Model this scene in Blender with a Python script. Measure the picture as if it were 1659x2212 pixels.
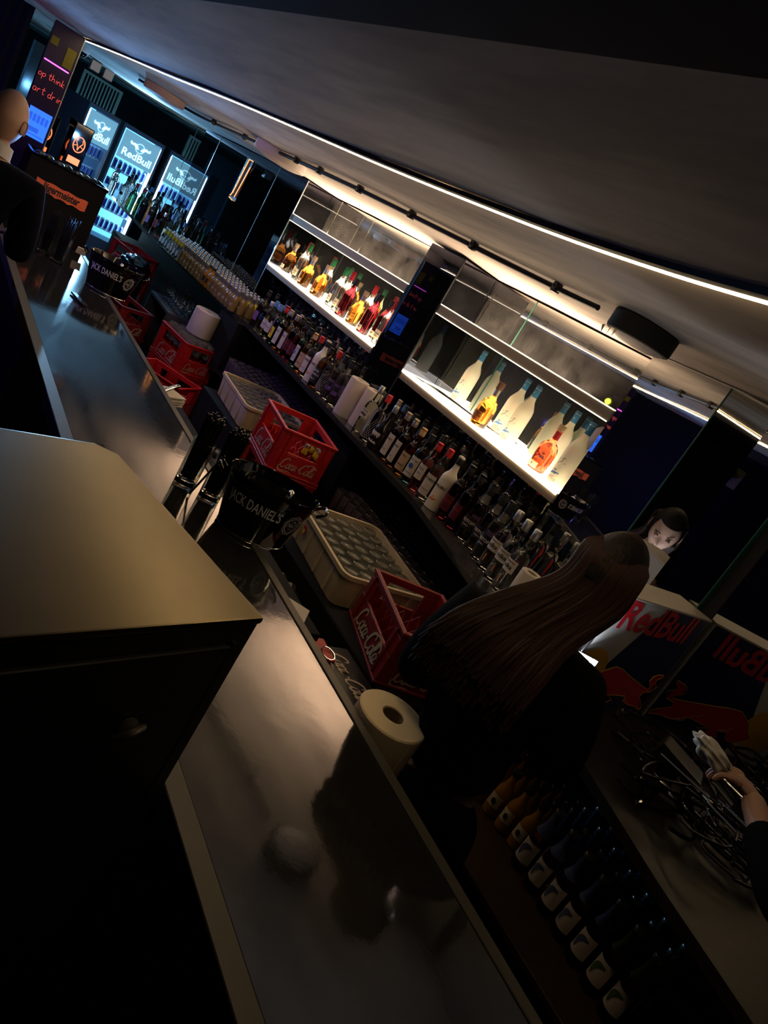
import bpy, bmesh, math, random
from mathutils import Vector, Matrix
random.seed(7)
PI = math.pi
scn = bpy.context.scene
C = scn.collection
for o in list(bpy.data.objects): bpy.data.objects.remove(o)

# ------------------------------------------------------------------ camera, world, exposure
# All positions below are metres relative to the lens (z = 0 at the lens, the floor is at -2.05);
# one shift at the very end puts the floor at z = 0.
cd = bpy.data.cameras.new('camera'); cam = bpy.data.objects.new('camera', cd); C.objects.link(cam)
cd.sensor_fit = 'HORIZONTAL'; cd.sensor_width = 36.0; cd.lens = 36.0*1556.4/1659.0; cd.clip_start = 0.05
cam.matrix_world = Matrix(((0.73495633,-0.2332258,-0.63674557,0),(-0.45736781,0.5227721,-0.71939143,0),(0.50065346,0.81994821,0.27754469,0),(0,0,0,1)))
scn.camera = cam
scn.view_settings.view_transform = 'Standard'; scn.view_settings.look = 'None'
scn.view_settings.exposure = 0.25; scn.view_settings.gamma = 1.0; scn.view_settings.use_curve_mapping = False
w = bpy.data.worlds.new('world'); scn.world = w; w.use_nodes = True
w.node_tree.nodes['Background'].inputs[0].default_value = (0.25,0.28,0.45,1)
w.node_tree.nodes['Background'].inputs[1].default_value = 0.006

def lamp(name, kind, loc, col, power, size=0.1, target=None, spot=None):
    l = bpy.data.lights.new(name, kind); l.color = col; l.energy = power
    if kind == 'AREA': l.size = size
    else: l.shadow_soft_size = size
    if spot: l.spot_size = spot; l.spot_blend = 1.0
    o = bpy.data.objects.new(name, l); C.objects.link(o); o.location = loc
    if target: o.rotation_euler = (Vector(target)-Vector(loc)).to_track_quat('-Z','Y').to_euler()
    return o
lamp('blue_fridge_glow','SPOT',(2.2,9.9,0.0),(0.25,0.6,1.0),150,0.02,target=(1.3,5.0,0.25),spot=2.0)
lamp('far_blue_fill','POINT',(1.55,7.3,-0.45),(0.16,0.5,1.0),13,0.02)  # added blue point in mid-air, tints the far ceiling and bottles
lamp('blue_ceiling_fill','SPOT',(1.30,5.1,-0.72),(0.12,0.40,1.0),40,0.02,target=(0.6,4.0,0.27),spot=1.7)  # unseen spot in free air, added to turn the ceiling blue
lamp('violet_curtain_fill','POINT',(-0.5,5.3,-0.5),(0.25,0.18,1.0),9,0.02)  # no fixture here; added so the curtain shows violet in the mirrors
lamp('violet_house_light','SPOT',(0.1,4.6,0.2),(0.45,0.3,1.0),30,0.01,target=(2.45,4.5,-0.9),spot=1.3)
lamp('amber_caddy_fill','SPOT',(0.55,3.4,0.24),(1.0,0.75,0.6),26,0.01,target=(0.98,5.55,-0.72),spot=0.34)  # unseen spot added to brighten the orange label of the caddy
lamp('yellow_spot_light','SPOT',(0.2,7.3,0.2),(1.0,0.95,0.05),30,0.01,target=(2.3,7.4,-0.8),spot=0.42)

# ------------------------------------------------------------------ materials
MATS = {}
def mat(name, col=(0.5,0.5,0.5), rough=0.5, metal=0.0, spec=0.5, emit=None, es=1.0, trans=0.0, ior=1.45, bump=None, noise=None, coat=0.0, sss=0.0, alpha=1.0):
    if name in MATS: return MATS[name]
    m = bpy.data.materials.new(name); m.use_nodes = True; nt = m.node_tree; b = nt.nodes['Principled BSDF']
    b.inputs['Base Color'].default_value = (*col,1); b.inputs['Roughness'].default_value = rough
    b.inputs['Metallic'].default_value = metal; b.inputs['Specular IOR Level'].default_value = spec
    b.inputs['IOR'].default_value = ior; b.inputs['Transmission Weight'].default_value = trans
    b.inputs['Coat Weight'].default_value = coat; b.inputs['Coat Roughness'].default_value = 0.05
    b.inputs['Alpha'].default_value = alpha
    if sss: b.inputs['Subsurface Weight'].default_value = sss; b.inputs['Subsurface Scale'].default_value = 0.02
    if emit: b.inputs['Emission Color'].default_value = (*emit,1); b.inputs['Emission Strength'].default_value = es
    if noise or bump:
        tc = nt.nodes.new('ShaderNodeTexCoord')
    if noise:   # (scale, colour2, lo, hi)
        n = nt.nodes.new('ShaderNodeTexNoise'); n.inputs['Scale'].default_value = noise[0]; n.inputs['Detail'].default_value = 6
        r = nt.nodes.new('ShaderNodeValToRGB'); r.color_ramp.elements[0].position = noise[2]; r.color_ramp.elements[1].position = noise[3]
        r.color_ramp.elements[0].color = (*col,1); r.color_ramp.elements[1].color = (*noise[1],1)
        nt.links.new(tc.outputs['Object'], n.inputs['Vector']); nt.links.new(n.outputs['Fac'], r.inputs[0]); nt.links.new(r.outputs[0], b.inputs['Base Color'])
    if bump:    # (scale, strength)
        n2 = nt.nodes.new('ShaderNodeTexNoise'); n2.inputs['Scale'].default_value = bump[0]; n2.inputs['Detail'].default_value = 5
        bp = nt.nodes.new('ShaderNodeBump'); bp.inputs['Strength'].default_value = bump[1]; bp.inputs['Distance'].default_value = 0.02
        nt.links.new(tc.outputs['Object'], n2.inputs['Vector']); nt.links.new(n2.outputs['Fac'], bp.inputs['Height']); nt.links.new(bp.outputs[0], b.inputs['Normal'])
    MATS[name] = m; return m

def ceiling_mat():
    m = mat('ceiling_plaster',(0.52,0.47,0.43),0.85,bump=(1.3,0.35)); nt = m.node_tree; b = nt.nodes['Principled BSDF']
    tc = nt.nodes.new('ShaderNodeTexCoord'); mp = nt.nodes.new('ShaderNodeMapping'); mp.inputs['Scale'].default_value = (3.5,0.8,1)
    n = nt.nodes.new('ShaderNodeTexNoise'); n.inputs['Scale'].default_value = 2.0; n.inputs['Detail'].default_value = 8; n.inputs['Roughness'].default_value = 0.6
    r = nt.nodes.new('ShaderNodeValToRGB'); r.color_ramp.elements[0].position = 0.34; r.color_ramp.elements[1].position = 0.6
    r.color_ramp.elements[0].color = (0.32,0.27,0.235,1); r.color_ramp.elements[1].color = (0.50,0.43,0.375,1)
    nt.links.new(tc.outputs['Object'], mp.inputs[0]); nt.links.new(mp.outputs[0], n.inputs['Vector']); nt.links.new(n.outputs['Fac'], r.inputs[0]); nt.links.new(r.outputs[0], b.inputs['Base Color'])
    return m
CEIL = ceiling_mat()
def mirror_mat(name, col, smudge):
    m = mat(name, col, 0.015, 1.0); nt = m.node_tree; b = nt.nodes['Principled BSDF']
    tc = nt.nodes.new('ShaderNodeTexCoord'); n = nt.nodes.new('ShaderNodeTexNoise'); n.inputs['Scale'].default_value = 7; n.inputs['Detail'].default_value = 9; n.inputs['Roughness'].default_value = 0.7
    r = nt.nodes.new('ShaderNodeMapRange'); r.inputs[1].default_value = 0.30; r.inputs[2].default_value = 0.85; r.inputs[3].default_value = smudge*0.15; r.inputs[4].default_value = smudge
    d = nt.nodes.new('ShaderNodeBsdfDiffuse'); d.inputs[0].default_value = (0.5,0.5,0.48,1); mx = nt.nodes.new('ShaderNodeMixShader')
    out = nt.nodes['Material Output']
    nt.links.new(tc.outputs['Object'], n.inputs['Vector']); nt.links.new(n.outputs['Fac'], r.inputs[0]); nt.links.new(r.outputs[0], mx.inputs[0])
    nt.links.new(b.outputs[0], mx.inputs[1]); nt.links.new(d.outputs[0], mx.inputs[2]); nt.links.new(mx.outputs[0], out.inputs[0])
    return m
MIRROR = mirror_mat('bar_mirror',(0.50,0.52,0.50),0.09)
MIRROR_CLEAN = mirror_mat('angled_mirror',(0.62,0.63,0.62),0.008)
MIRROR_DARK = mirror_mat('smoked_mirror',(0.07,0.075,0.11),0.012)
GREEN_EDGE = mat('green_glass_edge',(0.04,0.14,0.10),0.25,spec=0.5,emit=None)
CHROME = mat('chrome',(0.75,0.74,0.72),0.12,1.0)
STEEL = mat('brushed_steel',(0.5,0.48,0.45),0.3,1.0)
BLACKW = mat('black_wall',(0.010,0.010,0.014),0.7)
FLOORM = mat('dark_floor',(0.02,0.02,0.02),0.5,noise=(6,(0.035,0.03,0.028),0.4,0.7))
BAR = mat('bar_laminate',(0.022,0.021,0.018),0.07,0.0,ior=2.35,bump=(30,0.010))
BAREDGE = mat('bar_edge_strip',(0.085,0.08,0.062),0.45,0.2)
BARBODY = mat('bar_front_black',(0.008,0.008,0.011),0.4)
BACKTOP = mat('back_counter_top',(0.035,0.035,0.035),0.12,0.0,spec=0.9)
CARC = mat('black_carcass',(0.009,0.008,0.008),0.8,spec=0.2)
BOARD = mat('black_board',(0.018,0.018,0.017),0.5)
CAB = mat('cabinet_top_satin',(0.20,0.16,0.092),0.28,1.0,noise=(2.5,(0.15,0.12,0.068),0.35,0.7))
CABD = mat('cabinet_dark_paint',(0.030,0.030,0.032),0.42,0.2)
SHELFLIT = mat('lit_shelf_acrylic',(0.9,0.88,0.8),0.3,emit=(1.0,0.84,0.56),es=5.0)
SHELFTOP = mat('lit_upper_shelf_acrylic',(0.9,0.88,0.8),0.3,emit=(1.0,0.72,0.50),es=15.0)
SHELFFR = mat('shelf_fascia',(0.20,0.165,0.12),0.45)
LED = mat('led_strip_glow',(1,1,1),0.5,emit=(1.0,0.72,0.38),es=24.0)
LEDD = mat('led_thin_glow',(1,1,1),0.5,emit=(1.0,0.86,0.55),es=2.2)
BLACK = mat('black_plastic',(0.012,0.012,0.012),0.35)
BLACKM = mat('matt_black',(0.006,0.006,0.006),0.8)
GLOSSB = mat('gloss_black_enamel',(0.004,0.004,0.007),0.08,spec=0.7,coat=0.6)
WHITE = mat('white_plastic',(0.72,0.70,0.66),0.5)
DIFFUSER = mat('lamp_diffuser_grimy',(0.62,0.52,0.48),0.5,noise=(9,(0.38,0.32,0.30),0.45,0.75))
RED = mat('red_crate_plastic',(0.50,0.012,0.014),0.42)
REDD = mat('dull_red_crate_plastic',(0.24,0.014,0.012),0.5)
CREAM = mat('cream_tray_plastic',(0.62,0.52,0.36),0.45,noise=(8,(0.52,0.42,0.27),0.4,0.7))
PAPER = mat('paper_roll',(0.90,0.76,0.48),0.9,bump=(120,0.08))
PAPERW = mat('white_paper',(0.75,0.68,0.60),0.9,bump=(90,0.1))
NAPKIN = mat('napkin_paper',(0.65,0.60,0.52),0.9)
CARD = mat('cardboard_core',(0.40,0.30,0.18),0.9)
SILVERTXT = mat('silver_print',(0.75,0.75,0.75),0.5)
WHITETXT = mat('white_print',(0.72,0.66,0.6),0.6)
GOLDTXT = mat('gold_print',(0.62,0.40,0.14),0.5)
BLACKTXT = mat('black_print',(0.01,0.01,0.01),0.6)
ORANGE = mat('orange_label',(0.85,0.15,0.06),0.6,noise=(60,(0.7,0.12,0.05),0.4,0.7))
SKIN = mat('skin',(0.50,0.30,0.22),0.5,sss=0.15)
SUIT = mat('navy_suit_cloth',(0.004,0.004,0.010),0.95,spec=0.1)
CLOTHB = mat('black_clothes',(0.004,0.004,0.004),0.95,spec=0.1)
HAIR = mat('brown_hair',(0.035,0.014,0.010),0.6,spec=0.4)
HAIRD = mat('dark_hair',(0.010,0.006,0.005),0.6,spec=0.25,bump=(60,0.3))
RBW = mat('cooler_silver',(0.62,0.60,0.57),0.4); RBB = mat('cooler_blue',(0.008,0.014,0.085),0.4)
RBR = mat('cooler_red',(0.65,0.015,0.03),0.45); RBY = mat('cooler_yellow',(0.75,0.42,0.01),0.45); RBG = mat('cooler_gold',(0.62,0.33,0.03),0.45)
def glass(name, col, rough=0.03, ior=1.45): return mat(name, col, rough, trans=1.0, ior=ior)
G_CLEAR = glass('clear_glass',(0.93,0.96,0.94)); G_GREEN = glass('green_glass',(0.10,0.35,0.20)); G_DARK = mat('dark_bottle_glass',(0.012,0.009,0.008),0.07,spec=0.8)
G_AMBER = glass('whiskey_amber',(0.95,0.33,0.05)); G_RED = glass('whiskey_red',(0.80,0.13,0.05)); G_BLUE = glass('pale_blue_glass',(0.25,0.70,0.75))
G_BROWN = glass('brown_glass',(0.35,0.12,0.04)); G_PINK = glass('pink_spirit',(0.85,0.18,0.22)); G_OLIVE = glass('olive_glass',(0.45,0.45,0.12)); G_BURG = glass('burgundy_spirit',(0.28,0.03,0.05))
FROST = mat('frosted_glass',(0.92,0.88,0.76),0.55,trans=0.35,sss=0.5); JUICE = mat('orange_juice',(0.34,0.16,0.02),0.15,spec=0.7); JUICEP = mat('pale_juice',(0.22,0.15,0.06),0.12,spec=0.8)
TUMBLER = mat('tumbler_glass',(0.55,0.55,0.50),0.06,trans=0.75,spec=0.8); RACKGLASS = mat('smoky_tumbler',(0.07,0.055,0.075),0.06,spec=1.0,coat=1.0)
def lab(n,c): return mat(n,c,0.6)
L_WHITE=lab('label_white',(0.62,0.57,0.52)); L_CREAM=lab('label_cream',(0.70,0.60,0.42)); L_BLACK=lab('label_black',(0.012,0.012,0.014)); L_YEL=lab('label_yellow',(0.75,0.62,0.03)); L_ORG=lab('label_orange',(0.72,0.22,0.05))
L_BLUE=lab('label_blue',(0.03,0.12,0.45)); L_PURP=lab('label_purple',(0.22,0.10,0.30)); L_RED=lab('label_red',(0.5,0.02,0.03)); L_TEAL=lab('cap_teal_blue',(0.03,0.17,0.36)); L_GREEN=lab('label_green',(0.02,0.22,0.06)); L_SILV=mat('cap_silver',(0.6,0.58,0.55),0.3,0.8)
L_MTN=lab('label_sea_blue',(0.10,0.25,0.62)); L_GREY=lab('print_grey',(0.34,0.31,0.27)); L_WAX=lab('cap_wax_red',(0.55,0.02,0.03)); L_CORK=lab('cap_dark_wood',(0.16,0.08,0.05)); L_TAN=lab('cap_tan',(0.55,0.38,0.24))
L_DBLUE=mat('beer_foil_blue',(0.10,0.13,0.30),0.4,0.3); L_DGREEN=mat('beer_foil_green',(0.09,0.16,0.05),0.4,0.3)

# ------------------------------------------------------------------ geometry helpers
def obj(name, bm, m, parent=None, smooth=False, loc=None, rot=None):
    me = bpy.data.meshes.new(name); bm.normal_update(); bm.to_mesh(me); bm.free()
    for x in (m if isinstance(m,(list,tuple)) else [m]): me.materials.append(x)
    if smooth:
        me.polygons.foreach_set('use_smooth',[True]*len(me.polygons))
        try: me.set_sharp_from_angle(angle=math.radians(40))
        except Exception: pass
    o = bpy.data.objects.new(name, me); C.objects.link(o)
    if loc is not None: o.location = loc
    if rot is not None: o.rotation_euler = rot
    if parent: o.parent = parent
    return o
def thing(name, label, cat, loc=(0,0,0), rz=0.0, group=None):
    o = bpy.data.objects.new(name, None); C.objects.link(o); o.empty_display_size = 0.05
    o.location = loc; o.rotation_euler = (0,0,rz); o['label'] = label; o['category'] = cat
    if group: o['group'] = group
    return o
def tag(o, label, cat, group=None):
    o['label'] = label; o['category'] = cat
    if group: o['group'] = group
    return o
def struct(name, bm, m, smooth=False):
    o = obj(name, bm, m, None, smooth); o['kind'] = 'structure'; return o
def box(bm, x0, y0, z0, x1, y1, z1, M=None, mi=0):
    vs = [bm.verts.new(Vector(p) if M is None else M @ Vector(p)) for p in
          ((x0,y0,z0),(x1,y0,z0),(x1,y1,z0),(x0,y1,z0),(x0,y0,z1),(x1,y0,z1),(x1,y1,z1),(x0,y1,z1))]
    for f in ((0,3,2,1),(4,5,6,7),(0,1,5,4),(1,2,6,5),(2,3,7,6),(3,0,4,7)):
        fc = bm.faces.new([vs[i] for i in f]); fc.material_index = mi
    return vs
def bevel(bm, w=0.003, seg=2):
    bmesh.ops.bevel(bm, geom=bm.edges[:], offset=w, segments=seg, profile=0.7, affect='EDGES')
def lathe(bm, prof, seg=20, M=None, cap=True, cx=0, cy=0, sx=1, sy=1, mi=0):
    rings = []
    for r, z in prof:
        ring = []
        for i in range(seg):
            a = 2*PI*i/seg; p = Vector((cx+r*sx*math.cos(a), cy+r*sy*math.sin(a), z))
            ring.append(bm.verts.new(M@p if M is not None else p))
        rings.append(ring)
    for a, b in zip(rings, rings[1:]):
        for i in range(seg):
            f = bm.faces.new((a[i], a[(i+1)%seg], b[(i+1)%seg], b[i])); f.material_index = mi
    if cap:
        if prof[0][0] > 1e-5: bm.faces.new(list(reversed(rings[0]))).material_index = mi
        if prof[-1][0] > 1e-5: bm.faces.new(rings[-1]).material_index = mi
def tube(bm, pts, r, seg=8, M=None, cap=True):
    pts = [Vector(p) for p in pts]; rs = r if isinstance(r,(list,tuple)) else [r]*len(pts); rings = []; up = None
    for i, p in enumerate(pts):
        t = (pts[min(i+1,len(pts)-1)]-pts[max(i-1,0)]).normalized()
        if up is None: up = Vector((0,0,1)) if abs(t.z) < 0.9 else Vector((1,0,0))
        s = t.cross(up).normalized(); up = s.cross(t).normalized(); ring = []
        for k in range(seg):
            a = 2*PI*k/seg; q = p + (s*math.cos(a)+up*math.sin(a))*rs[i]
            ring.append(bm.verts.new(M@q if M is not None else q))
        rings.append(ring)
    for a, b in zip(rings, rings[1:]):
        for k in range(seg): bm.faces.new((a[k], a[(k+1)%seg], b[(k+1)%seg], b[k]))
    if cap:
        bm.faces.new(list(reversed(rings[0]))); bm.faces.new(rings[-1])
def ball(bm, c, rx, ry=None, rz=None, seg=16, M=None):
    ry = ry or rx; rz = rz or rx
    n = seg//2; pr = []
    T = Matrix.Translation(c) if M is None else M @ Matrix.Translation(c)
    for i in range(n+1):
        a = -PI/2+PI*i/n; pr.append((max(math.cos(a),0.02), math.sin(a)))
    S = Matrix.Diagonal((rx,ry,rz,1))
    lathe(bm, pr, seg, T@S)
def poly(bm, pts, th, M=None, mi=0):
    """flat outline (x,y) extruded by th along z"""
    a = [bm.verts.new((M@Vector((x,y,0))) if M is not None else (x,y,0)) for x,y in pts]
    b = [bm.verts.new((M@Vector((x,y,th))) if M is not None else (x,y,th)) for x,y in pts]
    n = len(pts); fs = []
    for i in range(n): fs.append(bm.faces.new((a[i],a[(i+1)%n],b[(i+1)%n],b[i])))
    fs.append(bm.faces.new(b)); fs.append(bm.faces.new(list(reversed(a))))
    for f in fs: f.material_index = mi
    bmesh.ops.triangulate(bm, faces=fs[-2:])
def smooth_pts(P, n=6):
    out = []; P = [Vector(p) for p in P]
    for i in range(len(P)-1):
        p0 = P[max(i-1,0)]; p1 = P[i]; p2 = P[i+1]; p3 = P[min(i+2,len(P)-1)]
        for k in range(n):
            t = k/n; out.append(0.5*((2*p1)+(p2-p0)*t+(2*p0-5*p1+4*p2-p3)*t*t+(3*p1-p0-3*p2+p3)*t**3))
    out.append(P[-1]); return out

TXT = {}
def text_tris(s, size=1.0, bold=0.0, shear=0.0, spacing=1.0):
    """verts and faces of a line of text centred on the origin (flat)"""
    key = (s, bold, shear, spacing)
    if key not in TXT:
        cu = bpy.data.curves.new('t','FONT'); cu.body = s; cu.align_x = 'CENTER'; cu.align_y = 'CENTER'; cu.offset = bold; cu.shear = shear; cu.space_character = spacing; cu.resolution_u = 3
        o = bpy.data.objects.new('t', cu); C.objects.link(o); bpy.context.view_layer.update()
        me = o.to_mesh(); TXT[key] = ([tuple(v.co) for v in me.vertices], [tuple(p.vertices) for p in me.polygons]); o.to_mesh_clear()
        bpy.data.objects.remove(o); bpy.data.curves.remove(cu)
    vs, fs = TXT[key]; return [(x*size, y*size) for x,y,z in vs], fs
def add_text(bm, s, size, M, fn=None, sx=1.0, **kw):
    vs, fs = text_tris(s, size, **kw)
    bv = [bm.verts.new((fn(x*sx,y)) if fn else M@Vector((x*sx,y,0))) for x,y in vs]
    for f in fs:
        try: bm.faces.new([bv[i] for i in f])
        except ValueError: pass
def wrap(r, zc, off=0.0012, a0=PI, ry=None):
    """plane (u right, v up) onto a cylinder of radius r round z, facing local -X when a0 = pi"""
    ry = ry or r
    def fn(u, v):
        a = a0 + u/r
        return Vector(((r+off)*math.cos(a), (ry+off)*math.sin(a), zc+v))
    return fn
def shell(bm, r, z0, z1, span, off=0.0008, a0=PI, seg=8, ry=None, rtop=None):
    ry = ry or r; rt = rtop or r; A = []; B = []
    for i in range(seg+1):
        a = a0-span/2+span*i/seg
        A.append(bm.verts.new(((r+off)*math.cos(a),(ry+off)*math.sin(a),z0))); B.append(bm.verts.new(((rt+off)*math.cos(a),(ry*rt/r+off)*math.sin(a),z1)))
    for i in range(seg): bm.faces.new((A[i],A[i+1],B[i+1],B[i]))
def ribbon(bm, P, wd, M, th=0.0):
    """pen stroke of width wd (list or number) in the local xy plane"""
    P = [Vector((p[0],p[1],0)) for p in P]; n = len(P); ws = wd if isinstance(wd,(list,tuple)) else [wd]*n; L = []; Rr = []
    for i in range(n):
        t = (P[min(i+1,n-1)]-P[max(i-1,0)]); t = t.normalized() if t.length > 1e-9 else Vector((1,0,0)); s = Vector((-t.y,t.x,0))*ws[i]/2
        L.append(bm.verts.new(M@(P[i]+s))); Rr.append(bm.verts.new(M@(P[i]-s)))
    for i in range(n-1): bm.faces.new((L[i],Rr[i],Rr[i+1],L[i+1]))
def script_logo(bm, size, M, fn=None):
    """flowing script C o c a - C o l a drawn with a broad pen; total width about 3.4*size"""
    def big_c(x0, tail):
        P = [(0.62,0.70),(0.60,0.90),(0.42,0.98),(0.2,0.80),(0.08,0.45),(0.12,0.12),(0.32,0.0),(0.52,0.10),(0.62,0.25)]
        S = [[(x0+a,b) for a,b in P]]
        if tail: S.append([(x0+0.10,0.25),(x0-0.02,-0.02),(x0+0.12,-0.28),(x0+0.55,-0.34),(x0+1.05,-0.26),(x0+1.5,-0.36)])
        else: S.append([(x0+0.45,0.98),(x0+0.85,1.10),(x0+1.25,0.98),(x0+1.5,0.78),(x0+1.48,0.62)])
        return S
    def o(x0): return [[(x0+.16,.5),(x0+.04,.36),(x0+.03,.14),(x0+.14,.0),(x0+.28,.08),(x0+.32,.30),(x0+.26,.46),(x0+.14,.5),(x0+.34,.52)]]
    def c(x0): return [[(x0+.27,.40),(x0+.22,.5),(x0+.08,.42),(x0+.03,.2),(x0+.1,.03),(x0+.24,.06),(x0+.34,.2)]]
    def a(x0): return [[(x0+.28,.44),(x0+.14,.5),(x0+.03,.3),(x0+.06,.04),(x0+.18,.06),(x0+.28,.28),(x0+.31,.5),(x0+.27,.2),(x0+.33,.03),(x0+.46,.14)]]
    def l(x0): return [[(x0+.02,.2),(x0+.2,.62),(x0+.22,.95),(x0+.1,.95),(x0+.06,.5),(x0+.1,.06),(x0+.24,.08),(x0+.3,.2)]]
    S = big_c(0,True)+o(.62)+c(.98)+a(1.28)+[[(1.78,.34),(1.92,.34)]]+big_c(1.95,False)+o(2.56)+l(2.92)+a(3.2)
    for st in S:
        P = smooth_pts([(p[0],p[1],0) for p in st],4); n = len(P)
        Q = [((p.x-1.75+p.y*0.22)*size,(p.y-0.4)*size) for p in P]
        W = [size*(0.05+0.10*math.sin(PI*min(1,max(0,i/(n-1))))) for i in range(n)]
        if fn is None: ribbon(bm, Q, W, M)
        else: ribbon(bm, Q, W, M)
def face_M(origin, u, v):
    """matrix mapping local x->u, y->v, z->u x v"""
    u = Vector(u).normalized(); v = Vector(v).normalized(); n = u.cross(v)
    return Matrix(((u.x,v.x,n.x,origin[0]),(u.y,v.y,n.y,origin[1]),(u.z,v.z,n.z,origin[2]),(0,0,0,1)))
def kids(o): return [c for c in bpy.data.objects if c.parent == o]
TREE = {}
def tree(o):
    return (o, [tree(c) for c in kids(o)])
def clone(t, loc=None, rz=None, label=None, group=None, parent=None, scale=None):
    c = t[0].copy(); C.objects.link(c)
    if parent: c.parent = parent
    if loc is not None: c.location = loc
    if rz is not None: c.rotation_euler = (0,0,rz)
    if label: c['label'] = label
    if group: c['group'] = group
    if scale: c.scale = (scale,)*3
    for k in t[1]: clone(k, parent=c)
    return c
class Proto:
    """first use moves the original, later uses copy it with all its parts"""
    def __init__(s, root): s.t = tree(root); s.used = False
    def put(s, loc, rz, label, group=None):
        if not s.used:
            s.used = True; r = s.t[0]; r.location = loc; r.rotation_euler = (0,0,rz); r['label'] = label
            if group: r['group'] = group
            elif 'group' in r: del r['group']
            return r
        c = clone(s.t, loc, rz, label, group)
        if not group and 'group' in c: del c['group']
        return c

ZF = -2.05
# ------------------------------------------------------------------ the room
bm = bmesh.new(); box(bm,-3.2,-2.6,ZF-0.05,3.4,13.0,ZF); struct('floor',bm,FLOORM)
bm = bmesh.new()   # sagging plaster ceiling over the bar
nx, ny = 14, 60; V = {}
for i in range(nx+1):
    for j in range(ny+1):
        x = 0.15+(3.35-0.15)*i/nx; y = -2.6+15.6*j/ny
        V[i,j] = bm.verts.new((x,y,0.272+0.004*math.sin(3*y+2*x)+0.003*math.sin(7*x+y)))
for i in range(nx):
    for j in range(ny): bm.faces.new((V[i,j],V[i,j+1],V[i+1,j+1],V[i+1,j]))
bmesh.ops.recalc_face_normals(bm,faces=bm.faces[:])
r_ = bmesh.ops.extrude_face_region(bm,geom=bm.faces[:]); bmesh.ops.translate(bm,vec=(0,0,0.05),verts=[v for v in r_['geom'] if isinstance(v,bmesh.types.BMVert)])
bmesh.ops.recalc_face_normals(bm,faces=bm.faces[:]); struct('ceiling',bm,CEIL,True)
bm = bmesh.new(); poly(bm,[(-3.2,-2.6),(0.60,-2.6),(0.475,0.44),(0.417,1.67),(0.20,6.3),(0.20,13.0),(-3.2,13.0)],0.07,Matrix.Translation((0,0,0.258))); bmesh.ops.recalc_face_normals(bm,faces=bm.faces[:])
struct('trim_ceiling_dark',bm,mat('dark_purple_ceiling',(0.010,0.004,0.010),0.9,spec=0.1))
bm = bmesh.new(); box(bm,3.35,-2.6,ZF,3.45,13,0.4); struct('wall_right',bm,BLACKW)
bm = bmesh.new(); box(bm,-3.3,-2.6,ZF,-3.2,13,0.4); struct('wall_left',bm,BLACKW)
bm = bmesh.new(); box(bm,-3.3,13,ZF,3.45,13.1,0.4); struct('wall_back',bm,BLACKW)
bm = bmesh.new(); box(bm,-3.3,-2.7,ZF,3.45,-2.6,0.4); struct('wall_front',bm,BLACKW)

# mirror wall behind the bar
def mirror_panel(name, a, b, z0, z1, m, th=0.03, label=None, edges=None):
    """upright mirror slab from plan point a to plan point b; the reflecting face looks to the bar (-X side)"""
    a = Vector((a[0],a[1],0)); b = Vector((b[0],b[1],0)); d = (b-a); L = d.length; u = d.normalized(); n = Vector((u.y,-u.x,0))
    if n.x < 0: n = -n
    M = Matrix(((u.x,n.x,0,a.x),(u.y,n.y,0,a.y),(0,0,1,0),(0,0,0,1)))
    t = thing(name, label, 'mirror', (0,0,0))
    bm = bmesh.new(); box(bm,0,0,z0,L,th,z1,M); bmesh.ops.recalc_face_normals(bm,faces=bm.faces[:]); obj('mirror_glass',bm,m,t)
    for s, em in (edges or []):
        x = 0 if s == 'a' else L
        bm = bmesh.new(); box(bm,x-0.0022,-0.003,z0,x+0.0022,th+0.001,z1,M); bmesh.ops.recalc_face_normals(bm,faces=bm.faces[:]); obj('edge_strip',bm,em,t)
    return t
ZC = 0.262
mirror_panel('wall_mirror',(2.78,5.46),(2.78,5.56),-0.86,ZC,MIRROR,label='narrow tall mirror pane at the far end of the shelf with red-capped bottles')
mirror_panel('wall_mirror',(2.78,4.895),(2.78,5.455),-0.86,ZC,MIRROR,label='tall mirror pane behind the far part of the lit shelf with red-capped bottles',edges=[('b',CHROME)])
mirror_panel('wall_mirror',(2.78,3.68),(2.78,4.89),-0.86,ZC,MIRROR,label='wide mirror pane behind the near part of the lit shelf with red-capped bottles',edges=[('b',CHROME)])
mirror_panel('wall_mirror',(2.78,3.305),(2.78,3.70),-0.86,ZC,MIRROR,label='tall mirror pane beside the dark pillar behind the shelf of frosted bottles',edges=[('a',CHROME)])
mirror_panel('wall_mirror',(2.78,2.965),(2.78,3.30),-0.86,ZC,MIRROR,label='narrow mirror pane between two upright seams behind the shelf of frosted bottles',edges=[('a',GREEN_EDGE)])
mirror_panel('wall_mirror',(2.78,1.95),(2.78,2.96),-0.86,ZC,MIRROR,label='wide mirror pane behind the middle of the shelf of frosted bottles')
# dark pillar between the niches and the dark panels further on
def slab(name,label,x0,y0,x1,y1,z0,z1,m,trim=None):
    t = thing(name,label,'pillar',((x0+x1)/2,(y0+y1)/2,z0))
    bm = bmesh.new(); box(bm,x0-(x0+x1)/2,y0-(y0+y1)/2,0,x1-(x0+x1)/2,y1-(y0+y1)/2,z1-z0); bevel(bm,0.002,1); obj('panel',bm,m,t)
    if trim:
        bm = bmesh.new(); box(bm,x0-(x0+x1)/2-0.003,y0-(y0+y1)/2-0.003,0,x0-(x0+x1)/2+0.004,y0-(y0+y1)/2+0.004,z1-z0); obj('edge_strip',bm,trim,t)
    return t
slab('mirrored_pillar','dark blue mirror-clad pillar between the two lit shelves',2.5,3.33,2.84,3.69,-0.85,ZC,MIRROR_DARK,BLACKM)
slab('mirrored_pillar','black mirror-clad panel left of the red-capped bottles, grey in its lower part',2.5,5.56,2.84,6.15,-0.85,ZC,MIRROR_DARK,STEEL)
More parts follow.
